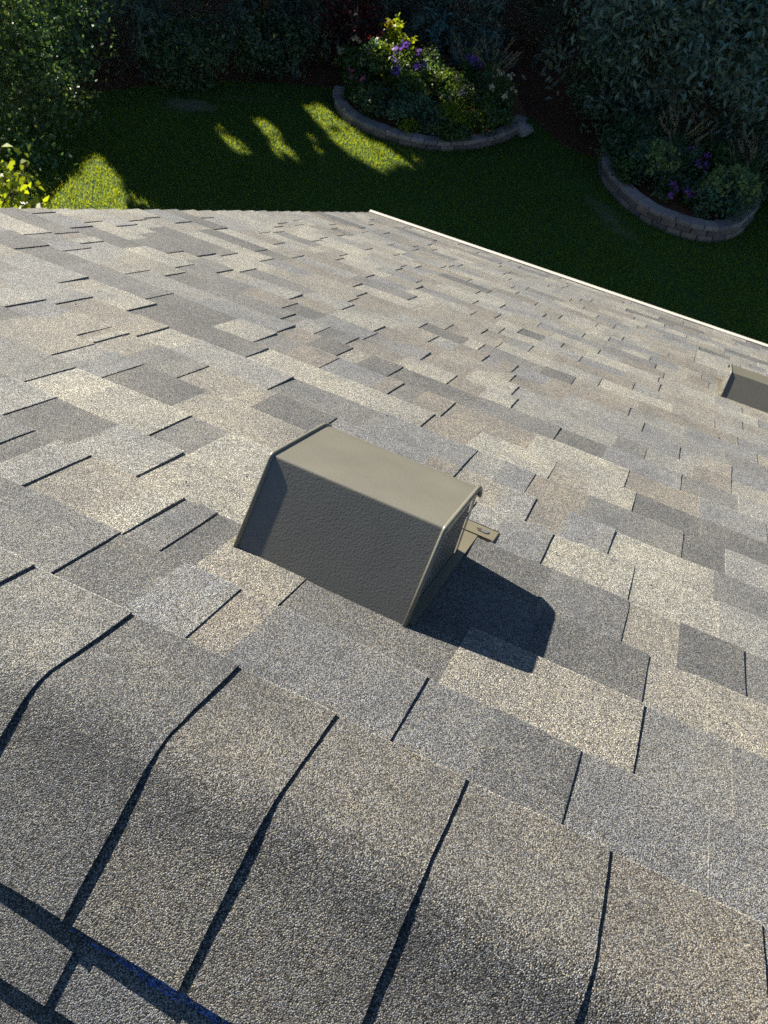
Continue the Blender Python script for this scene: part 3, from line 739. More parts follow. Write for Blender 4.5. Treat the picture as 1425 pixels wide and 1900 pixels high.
    lp = MB(); lp.tube([FP(uR + .273, v0 + 2.7, wz - .006), FP(uR + .273, v0 + 3.03, wz - .006)], .0034, 8, up=(0, 0, 1)); lp.obj('rolled_lip', M_FLANGE, fo, smooth=True)
    nl = MB()
    wz -= .003; nc = (uR + .12, v0 + 2.86)
    ring = [FP(nc[0] + .055 * math.cos(a) , nc[1] + .05 * math.sin(a), wz + .0016) for a in np.linspace(0, 2 * math.pi, 11)[:-1]]
    ring2 = [FP(nc[0] + .05 * math.cos(a), nc[1] + .045 * math.sin(a), wz + .0002) for a in np.linspace(0, 2 * math.pi, 11)[:-1]]
    nl.v = ring + ring2; nl.f = [tuple(range(10))] + [(i, 10 + i, 10 + (i + 1) % 10, (i + 1) % 10) for i in range(10)]
    nl.obj('nail_head', M_NAIL, fo)
    dk = MB(); dk.v = [FP(nc[0] + (.11 + .02 * math.sin(3 * a)) * math.cos(a) * .8 - .03, nc[1] + (.10 + .03 * math.cos(2 * a)) * math.sin(a) * .7, wz + .0006) for a in np.linspace(0, 2 * math.pi, 13)[:-1]]
    dk.f = [tuple(range(12))]; dk.obj('nail_hole', M_RUST, fo)
    return t
vent(VENT1[0], VENT1[1], 'slate and bronze painted metal box vent near the ridge casting a dark shadow')
vent(VENT2[0], VENT2[1], 'lower metal box vent cut off by the right edge farther down the roof', .72)

# ------------------------------------------------------------------ the garden below
def ground_sheet(name, pts, z, mat, kind='structure', parent=None):
    o = mesh_obj(name, [(x, y, z) for x, y in pts], [tuple(range(len(pts)))], mat, parent); o['kind'] = kind; return o
ground_sheet('lawn', [(-400, -400), (400, -400), (400, 400), (-400, 400)], GZ, M_LAWN)
ground_sheet('mulch_border', [(-24, 11.2), (-13, 10.6), (-11.2, 11.3), (-10.3, 12.6), (-9.4, 13.6), (-8.4, 14.25), (-7.4, 14.7), (-6.6, 16.2), (-5.0, 17.0), (-3.9, 16.0), (-2.9, 15.2), (-2.0, 15.0),
    (-1.2, 15.4), (1.0, 15.6), (3.5, 15.2), (9, 14.0), (26, 13), (34, 60), (-40, 60)], GZ + .006, M_MULCH)

# patches of lawn and border the sun reaches through gaps in the trees (x, y polygons, height)
SUNNY = [([(-9.37, 10.1), (-8.9, 8.5), (-7.9, 8.9), (-8.62, 9.75)], 0.0, .0),
         ([(-8.32, 12.05), (-8.2, 12.26), (-7.39, 11.74), (-7.55, 11.5)], 0.0, .02),
         ([(-7.85, 12.63), (-7.62, 12.8), (-6.57, 11.93), (-6.95, 11.85)], 0.0, .015),
         ([(-7.28, 13.6), (-7.05, 13.85), (-6.25, 13.41), (-5.25, 13.05), (-5.38, 12.5), (-6.2, 12.75)], 0.0, .01),
         ([(-6.9, 12.75), (-6.75, 12.85), (-6.0, 12.0), (-6.1, 11.9)], 0.0, .08),
         ([(-2.75, 14.1), (-2.6, 14.15), (-2.35, 13.75), (-2.45, 13.7)], 0.0, .25),
         ([(-6.9, 15.0), (-6.6, 15.7), (-5.7, 15.6), (-5.2, 15.0), (-5.5, 14.6)], .5, .08),
         ([(-3.55, 12.35), (-3.45, 12.38), (-3.3, 12.2), (-3.4, 12.15)], 0.0, .2)]
SX, SY, SZ = SUN
def in_poly(x, y, poly, grow=0.0):
    c = np.zeros(len(x), bool); n = len(poly)
    cx = sum(p_[0] for p_ in poly) / n; cy = sum(p_[1] for p_ in poly) / n
    P_ = [(cx + (a - cx) * (1 + grow), cy + (b - cy) * (1 + grow)) for a, b in poly]
    for i in range(n):
        x1_, y1_ = P_[i]; x2_, y2_ = P_[(i + 1) % n]
        if y1_ == y2_: continue
        cond = ((y1_ > y) != (y2_ > y)) & (x < (x2_ - x1_) * (y - y1_) / (y2_ - y1_) + x1_)
        c ^= cond
    return c
BRIGHT_C, BRIGHT_R = np.array((-4.45, 3.95, -2.75)), 0.75     # the sunlit young tree beside the rake
SUN_BALLS = [((-11.4, 9.3, GZ + 3.2), 2.3, .03), ((-9.1, 15.1, GZ + 2.3), .3, .02), ((-8.1, 16.2, GZ + 1.9), .25, .02), ((-5.9, 15.3, GZ + .8), .6, .12), ((-6.55, 15.55, GZ + .9), .5, .0), ((-0.2, 19.5, GZ + 5), 1.0, .2)]
def carve(P):
    """keep-mask: leaves whose shadow would fall on a sunny patch are mostly left out"""
    keep = np.ones(len(P), bool)
    for poly, h, leave in SUNNY:
        t = (P[:, 2] - (GZ + h)) / SZ
        gx = P[:, 0] - SX * t; gy = P[:, 1] - SY * t
        hit = in_poly(gx, gy, poly, .28) & (t > .5)
        keep &= ~(hit & (NR.random(len(P)) > leave))
    for c_, r0, leave in SUN_BALLS:
        d = P - np.array(c_); t = d @ np.array(SUN); r_ = np.linalg.norm(d - t[:, None] * np.array(SUN), axis=1)
        keep &= ~((t > r0 * .9) & (r_ < r0) & (NR.random(len(P)) > leave))
    d = P - BRIGHT_C; t = d @ np.array(SUN); r_ = np.linalg.norm(d - t[:, None] * np.array(SUN), axis=1)
    keep &= ~((t > .8) & (r_ < BRIGHT_R))
    # the roof itself stands in full sun: nothing in the trees may reach between it and the sun
    t = (P[:, 2] + 2.6) / SZ
    gx = P[:, 0] - SX * t; gy = P[:, 1] - SY * t
    keep &= ~((t > 0) & (gx > -2.6) & (gy < 6.2))
    return keep

def leaf_quads(P, size, normal_bias, up=.4, aspect=.5, droop=0.0, r=NR, fold=.18):
    """one folded leaf-shaped quad per point"""
    n = len(P)
    nrm = r.normal(size=(n, 3)) + normal_bias + np.array((0, 0, up)); nrm /= np.linalg.norm(nrm, axis=1)[:, None]
    a = r.normal(size=(n, 3)); a[:, 2] -= droop; a -= nrm * (a * nrm).sum(1)[:, None]; a /= np.linalg.norm(a, axis=1)[:, None] + 1e-9
    b = np.cross(nrm, a)
    L = size * r.uniform(.6, 1.35, n)[:, None]
    V = np.empty((n, 4, 3))
    V[:, 0] = P - a * L * .5
    V[:, 1] = P + b * L * aspect * .5 + nrm * L * fold - a * L * .05
    V[:, 2] = P + a * L * .5
    V[:, 3] = P - b * L * aspect * .5 + nrm * L * fold - a * L * .05
    F = np.arange(n * 4).reshape(n, 4)
    return V.reshape(-1, 3), F

def clump_points(centre, radii, n_cl, n_leaf, cl_r, r=NR, shell=.55, flat=.7, top_heavy=0.0):
    d = r.normal(size=(n_cl, 3)); d /= np.linalg.norm(d, axis=1)[:, None]
    rad = (shell + (1 - shell) * r.random(n_cl)) * r.uniform(.82, 1.1, n_cl)
    C_ = np.asarray(centre) + d * rad[:, None] * np.asarray(radii)
    k = r.integers(0, n_cl, n_leaf)
    o_ = r.normal(size=(n_leaf, 3)) * cl_r * np.array((1, 1, flat)) * r.uniform(.7, 1.3, n_cl)[k][:, None]
    P = C_[k] + o_
    bias = d[k] * .8
    return P, bias, k, n_cl

def leaf_tint(k, n_cl, P, r=NR, amp=.35, warm=0.15):
    base = r.uniform(1 - amp, 1 + amp, n_cl)[k] * r.uniform(.7, 1.3, len(k))
    w_ = r.normal(0, warm, n_cl)[k]
    t = np.stack([base * (1 + w_), base, base * (1 - w_ * .6)], 1)
    return np.repeat(np.clip(t, .05, 3), 4, 0)

def trunk(parent, pts, radii, mat=None, name='trunk'):
    m = MB(); m.tube(pts, radii, 8, up=(1, 0, 0)); return m.obj(name, mat or M_BARK, parent, smooth=True)

def leafy_tree(name, label, cat, x, y, centre, radii, mat, n_leaf, leaf, n_cl=120, cl_r=.32, group=None, aspect=.5, droop=0, shell=.55, amp=.35, do_carve=True, limbs=6, tr=.12, warm=.15, low=None):
    t = empty(name, (x, y, GZ), label, cat, group)
    c = np.asarray(centre, float)
    P, bias, k, n_ = clump_points(c, radii, n_cl, n_leaf, cl_r, shell=shell)
    if low:
        P2, b2, k2, m_ = clump_points(low[0], low[1], n_cl // 2, n_leaf // 2, cl_r, shell=.6)
        P = np.vstack((P, P2)); bias = np.vstack((bias, b2)); k = np.concatenate((k, k2 + n_)); n_ += m_
    ok = P[:, 2] > GZ + .03
    if do_carve: ok &= carve(P)
    P, bias, k = P[ok], bias[ok], k[ok]
    V, F = leaf_quads(P, leaf, bias, aspect=aspect, droop=droop)
    fast_mesh('crown', V, F, mat, t, tint=leaf_tint(k, n_, P, amp=amp, warm=warm), origin=c)
    mid = np.array((x, y, GZ)) * .5 + c * .5
    mid[:2] += NR.normal(0, .08, 2)
    tk = trunk(t, [(x, y, GZ - .05), mid, c + (0, 0, radii[2] * .55)], [tr, tr * .75, tr * .2])
    for i in range(limbs):
        a = 2 * math.pi * i / limbs + rng.uniform(-.4, .4); f = rng.uniform(.3, .8)
        s_ = mid * (1 - f) + c * f
        e_ = c + np.array((math.cos(a) * radii[0] * .75, math.sin(a) * radii[1] * .75, rng.uniform(-.3, .6) * radii[2]))
        if e_[2] < GZ + .2: e_[2] = GZ + .2
        trunk(tk, [s_, s_ * .5 + e_ * .5 + (0, 0, .1), e_], [tr * .45, tr * .3, tr * .08], name='branch')
    return t

L_DARK = leaf_material('leaf_dark', (0.068, 0.125, 0.06), .35, .5)
L_MID = leaf_material('leaf_mid', (0.065, 0.12, 0.035), .4, .4)
L_WILLOW = leaf_material('leaf_grey_green', (0.13, 0.185, 0.145), .3, .5)
L_BRIGHT = leaf_material('leaf_lime', (0.14, 0.19, 0.015), .5, .4, (0.36, 0.42, 0.012))
L_SPRUCE = leaf_material('needle_blue_green', (0.075, 0.14, 0.13), .1, .6)
L_FIR = leaf_material('needle_dark', (0.06, 0.10, 0.075), .1, .6)
L_RED = leaf_material('leaf_dark_red', (0.09, 0.018, 0.018), .3, .5, (0.2, .02, .02))
L_STRAW = leaf_material('grass_plume', (0.34, 0.27, 0.14), .4, .7, (0.35, .27, .12))
L_TEAL = leaf_material('leaf_sedum', (0.08, 0.15, 0.09), .3, .45)
PETALS = {}
def petal(name, col):
    PETALS[name] = leaf_material('petal_' + name, col, .4, .6, tuple(col)); return PETALS[name]
petal('purple', (0.22, 0.09, 0.50)); petal('pink', (0.55, 0.12, 0.22)); petal('cream', (0.60, 0.52, 0.35)); petal('violet', (0.33, 0.10, 0.45)); petal('lime', (0.22, 0.30, 0.09)); petal('yellow', (.5, .4, .05))

# --- trees in the picture
leafy_tree('leafy_tree', 'small leaved tree with glinting leaves at the left edge beyond the roof', 'tree', -11.0, 8.8, (-10.7, 9.6, GZ + 2.75), (1.95, 1.95, 2.9), L_DARK, 28000, .085, 260, .22, aspect=.6, shell=.5, amp=.6, limbs=0, tr=.08)
leafy_tree('arching_tree', 'large dark tree with narrow drooping leaves hanging over the right stone edged bed', 'tree', -1.2, 17.9, (-1.3, 17.8, GZ + 3.5), (2.9, 2.0, 2.3), L_WILLOW, 26000, .15, 240, .26, aspect=.34, droop=.9, shell=.45, amp=.5, low=((-1.2, 16.5, GZ + 1.5), (2.4, 1.1, 1.4)))
leafy_tree('arching_tree', 'narrow leaved dark tree at the top right corner beside the brown board fence', 'tree', 1.9, 20.6, (1.5, 20.2, GZ + 3.9), (2.3, 1.8, 2.8), L_WILLOW, 14000, .16, 150, .3, aspect=.34, droop=.9, shell=.45, amp=.5)

def conifer(name, label, x, y, h, rad, mat, n, weep=0.3, group=None):
    t = empty(name, (x, y, GZ), label, 'tree', group)
    n_b = int(h * 26)
    Ps, Bs, Ks = [], [], []
    per = max(20, n // n_b)
    for i in range(n_b):
        f = (i + NR.random()) / n_b; z = .05 * h + f * h * .95
        L = rad * (1 - f) ** .8 * NR.uniform(.7, 1.1) + .1
        a = NR.uniform(0, 2 * math.pi)
        s_ = NR.random(per) ** .6 * L
        dx, dy = math.cos(a), math.sin(a)
        off = NR.normal(0, .09, (per, 3)) * (.5 + (L - s_)[:, None] / L)
        P = np.stack([x + dx * s_, y + dy * s_, GZ + z - weep * s_ ** 1.5 / max(rad, .5) - NR.random(per) * .25 * weep], 1) + off
        Ps.append(P); Bs.append(np.tile((dx * .4, dy * .4, .3), (per, 1))); Ks.append(np.full(per, i))
    P = np.vstack(Ps); B = np.vstack(Bs); K_ = np.concatenate(Ks)
    ok = (P[:, 2] > GZ + .02) & carve(P); P, B, K_ = P[ok], B[ok], K_[ok]
    V, F = leaf_quads(P, .13, B, aspect=.28, droop=weep * 2.2)
    fast_mesh('crown', V, F, mat, t, tint=leaf_tint(K_, n_b, P, amp=.45), origin=(x, y, GZ + h / 2))
    trunk(t, [(x, y, GZ - .05), (x, y, GZ + h * .5), (x, y, GZ + h)], [.05 * rad + .05, .05, .01])
    return t
conifer('spruce_tree', 'blue green spruce with broad skirts directly behind the middle stone edged bed', -6.35, 17.6, 4.6, 1.75, L_SPRUCE, 20000, .25)
conifer('fir_tree', 'dark weeping evergreen behind the bare patch of lawn', -9.1, 15.1, 5.6, 1.3, L_FIR, 15000, .9)
conifer('fir_tree', 'dark evergreen left of the dark red shrub', -8.1, 16.2, 6.0, 1.25, L_FIR, 15000, .7)
conifer('fir_tree', 'dark evergreen next to the small leaved tree on the left', -10.9, 13.6, 6.0, 1.5, L_FIR, 15000, .6)
conifer('fir_tree', 'black looking evergreen in the gap between the spruce and the drooping tree', -4.2, 19.6, 6.0, 1.7, L_FIR, 15000, .5)
leafy_tree('red_shrub', 'dark red leaved shrub at the left end of the middle bed', 'shrub', -7.55, 15.9, (-7.55, 15.9, GZ + .75), (.6, .55, .75), L_RED, 3500, .08, 60, .13, limbs=4, tr=.03)
for (x, y, rr, h, lab) in ((-9.75, 13.35, .75, 1.0, 'low dark shrub on the lawn edge above the bare patch'), (-8.75, 14.6, .7, 1.0, 'low dark shrub between the two weeping evergreens'),
                       (-2.6, 16.6, .8, 1.1, 'low dark shrub in the shade between the two stone edged beds'), (-11.6, 12.0, .8, 1.2, 'dark shrub at the foot of the left evergreens'),
                       (-1.7, 14.95, .5, .75, 'dark leaved shrub at the left end of the right bed'), (1.2, 15.6, .8, 1.2, 'dark shrub behind the aster at the right edge')):
    leafy_tree('shrub', lab, 'shrub', x, y, (x, y, GZ + h * .5), (rr, rr, h * .55), L_DARK, 4200, .075, 70, .14, limbs=3, tr=.025)
# backdrop trees that close the picture at the top
for i, (x, y, h, rr, lab) in enumerate(((-15.5, 15.0, 7.5, 2.6, 'tall shaded tree at the top left corner'), (-12.6, 17.8, 8.5, 2.8, 'tall shaded tree behind the left evergreens'),
        (-9.4, 20.5, 9.0, 2.8, 'tall shaded tree behind the weeping evergreens'), (-6.0, 22.4, 9.0, 2.8, 'tall shaded tree behind the blue green spruce'),
        (-2.6, 24.5, 9.0, 3.0, 'tall shaded tree behind the drooping tree'), (1.2, 27.5, 9.0, 3.2, 'tall shaded tree at the top right corner'), (5.5, 24.0, 8.5, 3.0, 'tall shaded tree right of the board fence'))):
    leafy_tree('tall_tree', lab, 'tree', x, y, (x, y, GZ + h * .5), (rr, rr, h * .52), L_DARK, 15000, .16, 160, .4, group='shaded trees closing the garden', shell=.5, amp=.5, tr=.12, limbs=2)
# trees west of the garden that keep the lawn in shade
for i, (x, y, h, rr) in enumerate(((-17.5, 11.5, 8.2, 2.4), (-18.8, 16.2, 12.0, 3.2), (-16.5, 18.8, 13.0, 3.2), (-19.5, 19.0, 14.0, 3.4), (-15.5, 22.5, 14.0, 3.3), (-19.0, 24.0, 15.0, 3.5), (-14.0, 26.5, 14.5, 3.4), (-20.5, 13.2, 10.5, 2.8))):
    leafy_tree('tall_tree', ('nearest the house', 'third from the house', 'fourth from the house', 'fifth from the house', 'sixth from the house', 'seventh from the house', 'farthest from the house', 'second from the house')[i] + ', tall tree in the row beyond the left edge', 'tree', x, y, (x, y, GZ + h * .53), (rr, rr, h * .5), L_MID, 15000, .26, 170, .5, group='tall trees west of the garden', shell=.35, amp=.4, tr=.14, limbs=0)

# the sunlit young tree that peeks over the rake at the left edge
t = empty('young_tree', (-4.55, 4.05, GZ), 'bright yellow green leafy shoots peeking over the roof at the left edge', 'tree')
sh = [((-4.7, 3.75, -3.2), (-4.19, 4.06, -2.35)), ((-4.7, 3.75, -3.2), (-4.34, 4.0, -2.28)), ((-4.6, 3.8, -3.3), (-4.25, 3.95, -2.50)), ((-4.6, 3.8, -3.3), (-4.1, 3.95, -2.58)),
      ((-4.6, 3.85, -3.3), (-3.86, 4.0, -2.66)), ((-4.6, 3.85, -3.3), (-4.02, 3.92, -2.64)), ((-4.8, 3.8, -3.3), (-4.6, 3.8, -2.4))]
tk = trunk(t, [(-4.55, 4.05, GZ - .05), (-4.7, 4.0, -5.0), (-4.85, 3.92, -3.6)], [.05, .04, .02])
Ps = []
for a, b in sh:
    a, b = np.array(a), np.array(b)
    trunk(tk, [a, a * .5 + b * .5 + (0, 0, .04), b], [.012, .008, .003], name='branch')
    n_ = 75
    f = NR.random(n_) ** .55
    Ps.append(a + (b - a) * f[:, None] + NR.normal(0, .06, (n_, 3)))
P = np.vstack(Ps)
V, F = leaf_quads(P, .066, np.zeros((len(P), 3)), up=.8, aspect=.72)
fast_mesh('crown', V, F, L_BRIGHT, t, tint=np.repeat(np.repeat(NR.uniform(.65, 1.3, len(P))[:, None], 3, 1), 4, 0))

# brown board fence glimpsed at the right edge
fn = empty('board_fence', (1.6, 23.0, GZ), 'brown board fence glimpsed between the trees at the right edge', 'fence')
for i in range(34):
    bm_ = MB(); x = -1.0 + i * .16; bm_.box((x, 23.0 + rng.uniform(-.004, .004), GZ + .92), (.073, .012, .9 + rng.uniform(-.01, .01))); bm_.obj('board', M_FENCE, fn)
for z in (.35, 1.5):
    bm_ = MB(); bm_.box((1.64, 23.045, GZ + z), (2.8, .025, .045)); bm_.obj('rail', M_FENCE, fn)

# --- stone edged beds
def catmull(P_, n):
    P_ = [np.array(q, float) for q in P_]; P_ = [2 * P_[0] - P_[1]] + P_ + [2 * P_[-1] - P_[-2]]
    out = []
    for i in range(1, len(P_) - 2):
        for j in range(n):
            f = j / n; a, b, c, d = P_[i - 1:i + 3]
            out.append(.5 * ((2 * b) + (c - a) * f + (2 * a - 5 * b + 4 * c - d) * f * f + (3 * b - a - 3 * c + d) * f ** 3))
    out.append(P_[-2]); return np.array(out)
def retaining_wall(pts, label, h_block, rows, r_):
    path = catmull(pts, 24); seg = np.linalg.norm(np.diff(path, axis=0), axis=1); s_ = np.r_[0, np.cumsum(seg)]
    at_ = lambda q: np.array([np.interp(q, s_, path[:, 0]), np.interp(q, s_, path[:, 1])])
    w = empty('retaining_wall', (*path[len(path) // 2], GZ), label, 'garden wall', 'stone edged garden beds')
    for row in range(rows + 1):
        capr_ = row == rows
        L = .25 if not capr_ else .235
        q = -(row % 2) * L * .5
        while q < s_[-1] - .04:
            q1 = min(q + L, s_[-1]); qa = max(q, 0)
            if q1 - qa > .06:
                a, b = at_(qa), at_(q1); d = (b - a) / np.linalg.norm(b - a); n = np.array((-d[1], d[0]))
                mid = (a + b) / 2 + n * (.065 + .012 * row)
                hh = (h_block if not capr_ else .065) / 2
                z = GZ + row * h_block + hh + (.001 if row else -.01)
                m = MB(); ch_ = .012
                hl = np.linalg.norm(b - a) / 2 - .007 + (.003 if capr_ else 0); dep = .085 if not capr_ else .105
                tw = r_.uniform(-.03, .03); d3 = np.array((d[0] * math.cos(tw) - d[1] * math.sin(tw), d[0] * math.sin(tw) + d[1] * math.cos(tw), r_.uniform(-.012, .012))); n3 = np.array((-d3[1], d3[0], 0))
                z += r_.uniform(-.004, .004); c0 = np.array((mid[0], mid[1], z)) + n3 * r_.uniform(-.008, .008)
                prof = [(-dep, -hh), (-dep, hh - ch_), (-dep + ch_, hh), (dep, hh), (dep, -hh)]
                vs_ = []
                for sg in (-1, 1):
                    for (pd_, pz) in prof:
                        vs_.append(c0 + d3 * (hl * sg * (1 - (.03 if pz == hh else 0)) + r_.uniform(-.004, .004)) + n3 * (pd_ + r_.uniform(-.004, .004)) + np.array((0, 0, pz + r_.uniform(-.003, .003))))
                fs = [(i, (i + 1) % 5, 5 + (i + 1) % 5, 5 + i) for i in range(5)] + [(4, 3, 2, 1, 0), (5, 6, 7, 8, 9)]
                m.add(vs_, fs); m.obj('capstone' if capr_ else 'block', M_CAPB if capr_ else M_BLOCK, w)
            q += L + .002
    return path
W1 = [(-7.25, 14.5), (-7.0, 14.03), (-6.5, 13.63), (-5.97, 13.5), (-5.4, 13.47), (-4.84, 13.6), (-4.37, 13.95), (-3.99, 14.45), (-3.78, 15.0), (-3.75, 15.5)]
W2 = [(-2.15, 15.1), (-1.95, 14.45), (-1.43, 13.83), (-0.97, 13.5), (-0.48, 13.37), (-0.02, 13.4), (.32, 13.6), (.56, 14.0), (.68, 14.6), (.7, 15.1)]
rw = random.Random(5)
path1 = retaining_wall(W1, 'curved block wall edging the middle flower bed below the spruce', .10, 1, rw)
path2 = retaining_wall(W2, 'curved block wall edging the right flower bed nearest the gutter', .10, 2, rw)
def bed(path, back, z, name):
    inner = [tuple(q) for q in path] + back
    o = mesh_obj(name, [(x, y, GZ + z) for x, y in inner], [tuple(range(len(inner)))], M_SOIL); o['kind'] = 'structure'
bed(path1 + np.array((0, .06)), [(-4.6, 17.0), (-6.2, 17.2), (-7.3, 16.2)], .13, 'bed_soil')
bed(path2 + np.array((0, .06)), [(.2, 16.2), (-1.2, 16.4), (-2.0, 16.0)], .2, 'bed_soil')
rk_ = bmesh_rock = None
def boulder(x, y, r_, label):
    import bmesh
    bm_ = bmesh.new(); bmesh.ops.create_icosphere(bm_, subdivisions=2, radius=1)
    rr = random.Random(int(x * 100))
    V = [];
    for v in bm_.verts:
        k = 1 + .16 * math.sin(3 * v.co.x + 2 * v.co.y + x) + rr.uniform(-.07, .07)
        V.append((x + v.co.x * r_ * 1.2 * k, y + v.co.y * r_ * k, GZ + .1 + v.co.z * r_ * .75 * k))
    F = [tuple(v.index for v in f.verts) for f in bm_.faces]; bm_.free()
    tag(mesh_obj('boulder', V, F, M_ROCK), label, 'rock')
boulder(-3.68, 15.15, .17, 'grey boulder at the right end of the middle bed wall')

# --- bed plants
def plant(name, label, x, y, h, rr, mat, n, leaf, flower=None, nf=0, fs=.05, n_cl=26, aspect=.5, up=.8, z0=.12, group=None, cat='plant', fl_name='flowers', top=.7, cl_r=None, stem=True):
    t = empty(name, (x, y, GZ + z0), label, cat, group)
    c = np.array((x, y, GZ + z0 + h * .5))
    P, bias, k, n_ = clump_points(c, (rr, rr, h * .5), n_cl, n, cl_r or rr * .22, shell=.5)
    P[:, 2] = np.maximum(P[:, 2], GZ + z0 + .015)
    V, F = leaf_quads(P, leaf, bias * .6, up=up, aspect=aspect)
    fast_mesh('foliage', V, F, mat, t, tint=leaf_tint(k, n_, P, amp=.4))
    if stem:
        m = MB()
        for i in range(6):
            a = 2 * math.pi * i / 6 + rng.random(); m.tube([(x + .02 * math.cos(a), y + .02 * math.sin(a), GZ + z0 - .03), (x + rr * .6 * math.cos(a), y + rr * .6 * math.sin(a), GZ + z0 + h * .8)], [.006, .003], 4)
        m.obj('stems', L_STEM, t)
    if flower:
        fv = []; fc = []
        d = NR.normal(size=(nf, 3)); d[:, 2] = np.abs(d[:, 2]) + .35; d /= np.linalg.norm(d, axis=1)[:, None]
        C_ = c + d * np.array((rr, rr, h * .5)) * NR.uniform(.85, 1.15, nf)[:, None] + np.array((0, 0, .02))
        PP = (C_[:, None, :] + NR.normal(0, fs * .45, (nf, 14, 3))).reshape(-1, 3)
        V, F = leaf_quads(PP, fs * .8, np.repeat(d, 14, 0) * .8, up=.7, aspect=.8)
        tt = np.repeat(np.repeat(NR.uniform(.7, 1.3, len(PP))[:, None], 3, 1), 4, 0)
        if nf <= 12:
            for q in range(nf):
                sl = slice(q * 56, q * 56 + 56)
                fast_mesh('flower', V[sl], np.arange(56).reshape(14, 4), PETALS[flower], t, tint=tt[sl])
        else:
            fo_ = fast_mesh(fl_name, V, F, PETALS[flower], t, tint=tt); fo_['kind'] = 'stuff'
    return t
L_STEM = plain('green_stem', (0.06, 0.09, 0.03), .6)
def tall_grass(label, x, y, h, spread, n=260, z0=.12, plume=True):
    t = empty('ornamental_grass', (x, y, GZ + z0), label, 'grass clump', 'ornamental grasses in the beds')
    V = []; F = []; V2 = []; F2 = []
    for i in range(n):
        a = rng.uniform(0, 2 * math.pi); L = h * rng.uniform(.5, 1.0); s_ = spread * rng.uniform(.2, 1.0)
        dx, dy = math.cos(a), math.sin(a); w = .006
        b = len(V)
        for j in range(4):
            f = j / 3; px, py, pz = x + dx * (.05 + s_ * f * f), y + dy * (.05 + s_ * f * f), GZ + z0 + L * (f - .18 * f ** 3)
            ww = w * (1 - f * .85)
            V += [(px - dy * ww, py + dx * ww, pz), (px + dy * ww, py - dx * ww, pz)]
            if j: F.append((b + 2 * j - 2, b + 2 * j - 1, b + 2 * j + 1, b + 2 * j))
        if plume and i % 6 == 0:
            b = len(V2)
            for j in range(10):
                q = np.array((px, py, pz)) + np.array((dx * .02 * j, dy * .02 * j, .026 * j)) + np.array([rng.uniform(-.012, .012) for _ in range(3)])
                V2 += [tuple(q + (-.01, 0, 0)), tuple(q + (.01, .004, .01)), tuple(q + (0, .01, .04))]; F2.append((b + 3 * j, b + 3 * j + 1, b + 3 * j + 2))
    mesh_obj('blades', V, F, L_TEAL, t, tint=(1.2, 1.15, .7))
    if plume: mesh_obj('plumes', V2, F2, L_STRAW, t, tint=(1, 1, 1))

B1 = .13
plant('lime_shrub', 'bright yellow green shrub at the back of the middle bed', -6.55, 15.55, .95, .38, L_BRIGHT, 900, .09, z0=B1, aspect=.7)
plant('garden_phlox', 'tall dark plant with cream flowers at the left end of the middle bed', -7.0, 14.75, .8, .3, L_MID, 1300, .07, 'cream', 7, .07, z0=B1)
plant('garden_phlox', 'plant with small pink flowers on the left wall of the middle bed', -6.7, 14.25, .5, .26, L_MID, 900, .06, 'pink', 5, .05, z0=B1)
plant('purple_flower', 'tall purple flowers left of centre in the middle bed', -6.0, 15.0, .85, .33, L_MID, 1200, .07, 'purple', 8, .085, z0=B1)
plant('purple_flower', 'single purple bloom at the back of the middle bed beside the tall grass', -5.1, 15.9, .75, .2, L_MID, 500, .07, 'purple', 3, .075, z0=B1)
plant('mounded_plant', 'dark green mound at the left front of the middle bed', -6.25, 13.98, .42, .33, L_DARK, 1600, .06, z0=B1)
plant('mounded_plant', 'teal green mound at the front centre of the middle bed', -5.55, 14.05, .48, .38, L_TEAL, 1900, .06, z0=B1)
plant('mounded_plant', 'mid green bushy plant behind the teal mound in the middle bed', -5.75, 14.55, .62, .36, L_MID, 1700, .07, z0=B1)
plant('mounded_plant', 'low yellow flowering plant on the front wall of the middle bed', -5.35, 13.72, .2, .2, L_BRIGHT, 420, .05, 'yellow', 5, .03, z0=B1)
plant('mounded_plant', 'yellow green bushy plant right of centre in the middle bed', -4.75, 14.3, .5, .36, L_BRIGHT, 1000, .06, z0=B1)
plant('mounded_plant', 'mid green plant at the right end of the middle bed', -4.25, 14.6, .55, .33, L_MID, 1500, .065, z0=B1)
plant('wispy_perennial', 'pale wispy plant rising at the right end of the middle bed', -4.2, 15.05, .9, .28, L_MID, 900, .06, 'cream', 8, .06, z0=B1)
plant('wispy_perennial', 'pale wispy plant in the centre of the middle bed', -5.0, 14.75, .6, .24, L_MID, 700, .06, 'cream', 7, .06, z0=B1)
tall_grass('straw plumed grass at the back right of the middle bed', -4.75, 16.1, .85, .3, 150, z0=B1)
tall_grass('smaller straw plumed grass beside the purple bloom in the middle bed', -5.35, 16.35, .7, .22, 90, z0=B1)
for (x, y, h, rr, mt, lab) in ((-6.55, 14.75, .6, .34, L_MID, 'leafy plant filling the left middle of the middle bed'), (-5.05, 14.05, .42, .34, L_TEAL, 'teal leafy mound right of the front centre of the middle bed'),
        (-5.35, 15.2, .6, .36, L_MID, 'leafy plant in the middle of the middle bed behind the pale wispy plant'), (-4.55, 15.45, .6, .36, L_DARK, 'dark leafy plant at the back right of the middle bed below the straw grass'),
        (-6.85, 15.2, .7, .34, L_DARK, 'dark leafy plant at the back left of the middle bed'), (-4.1, 14.95, .35, .25, L_MID, 'low leafy plant beside the boulder'), (-5.9, 15.75, .6, .36, L_DARK, 'dark leafy plant at the back centre of the middle bed'),
        (-4.6, 13.95, .3, .26, L_MID, 'low green plant on the front right wall of the middle bed')):
    plant('leafy_plant', lab, x, y, h, rr, mt, 1500, .065, z0=B1)
B2 = .2
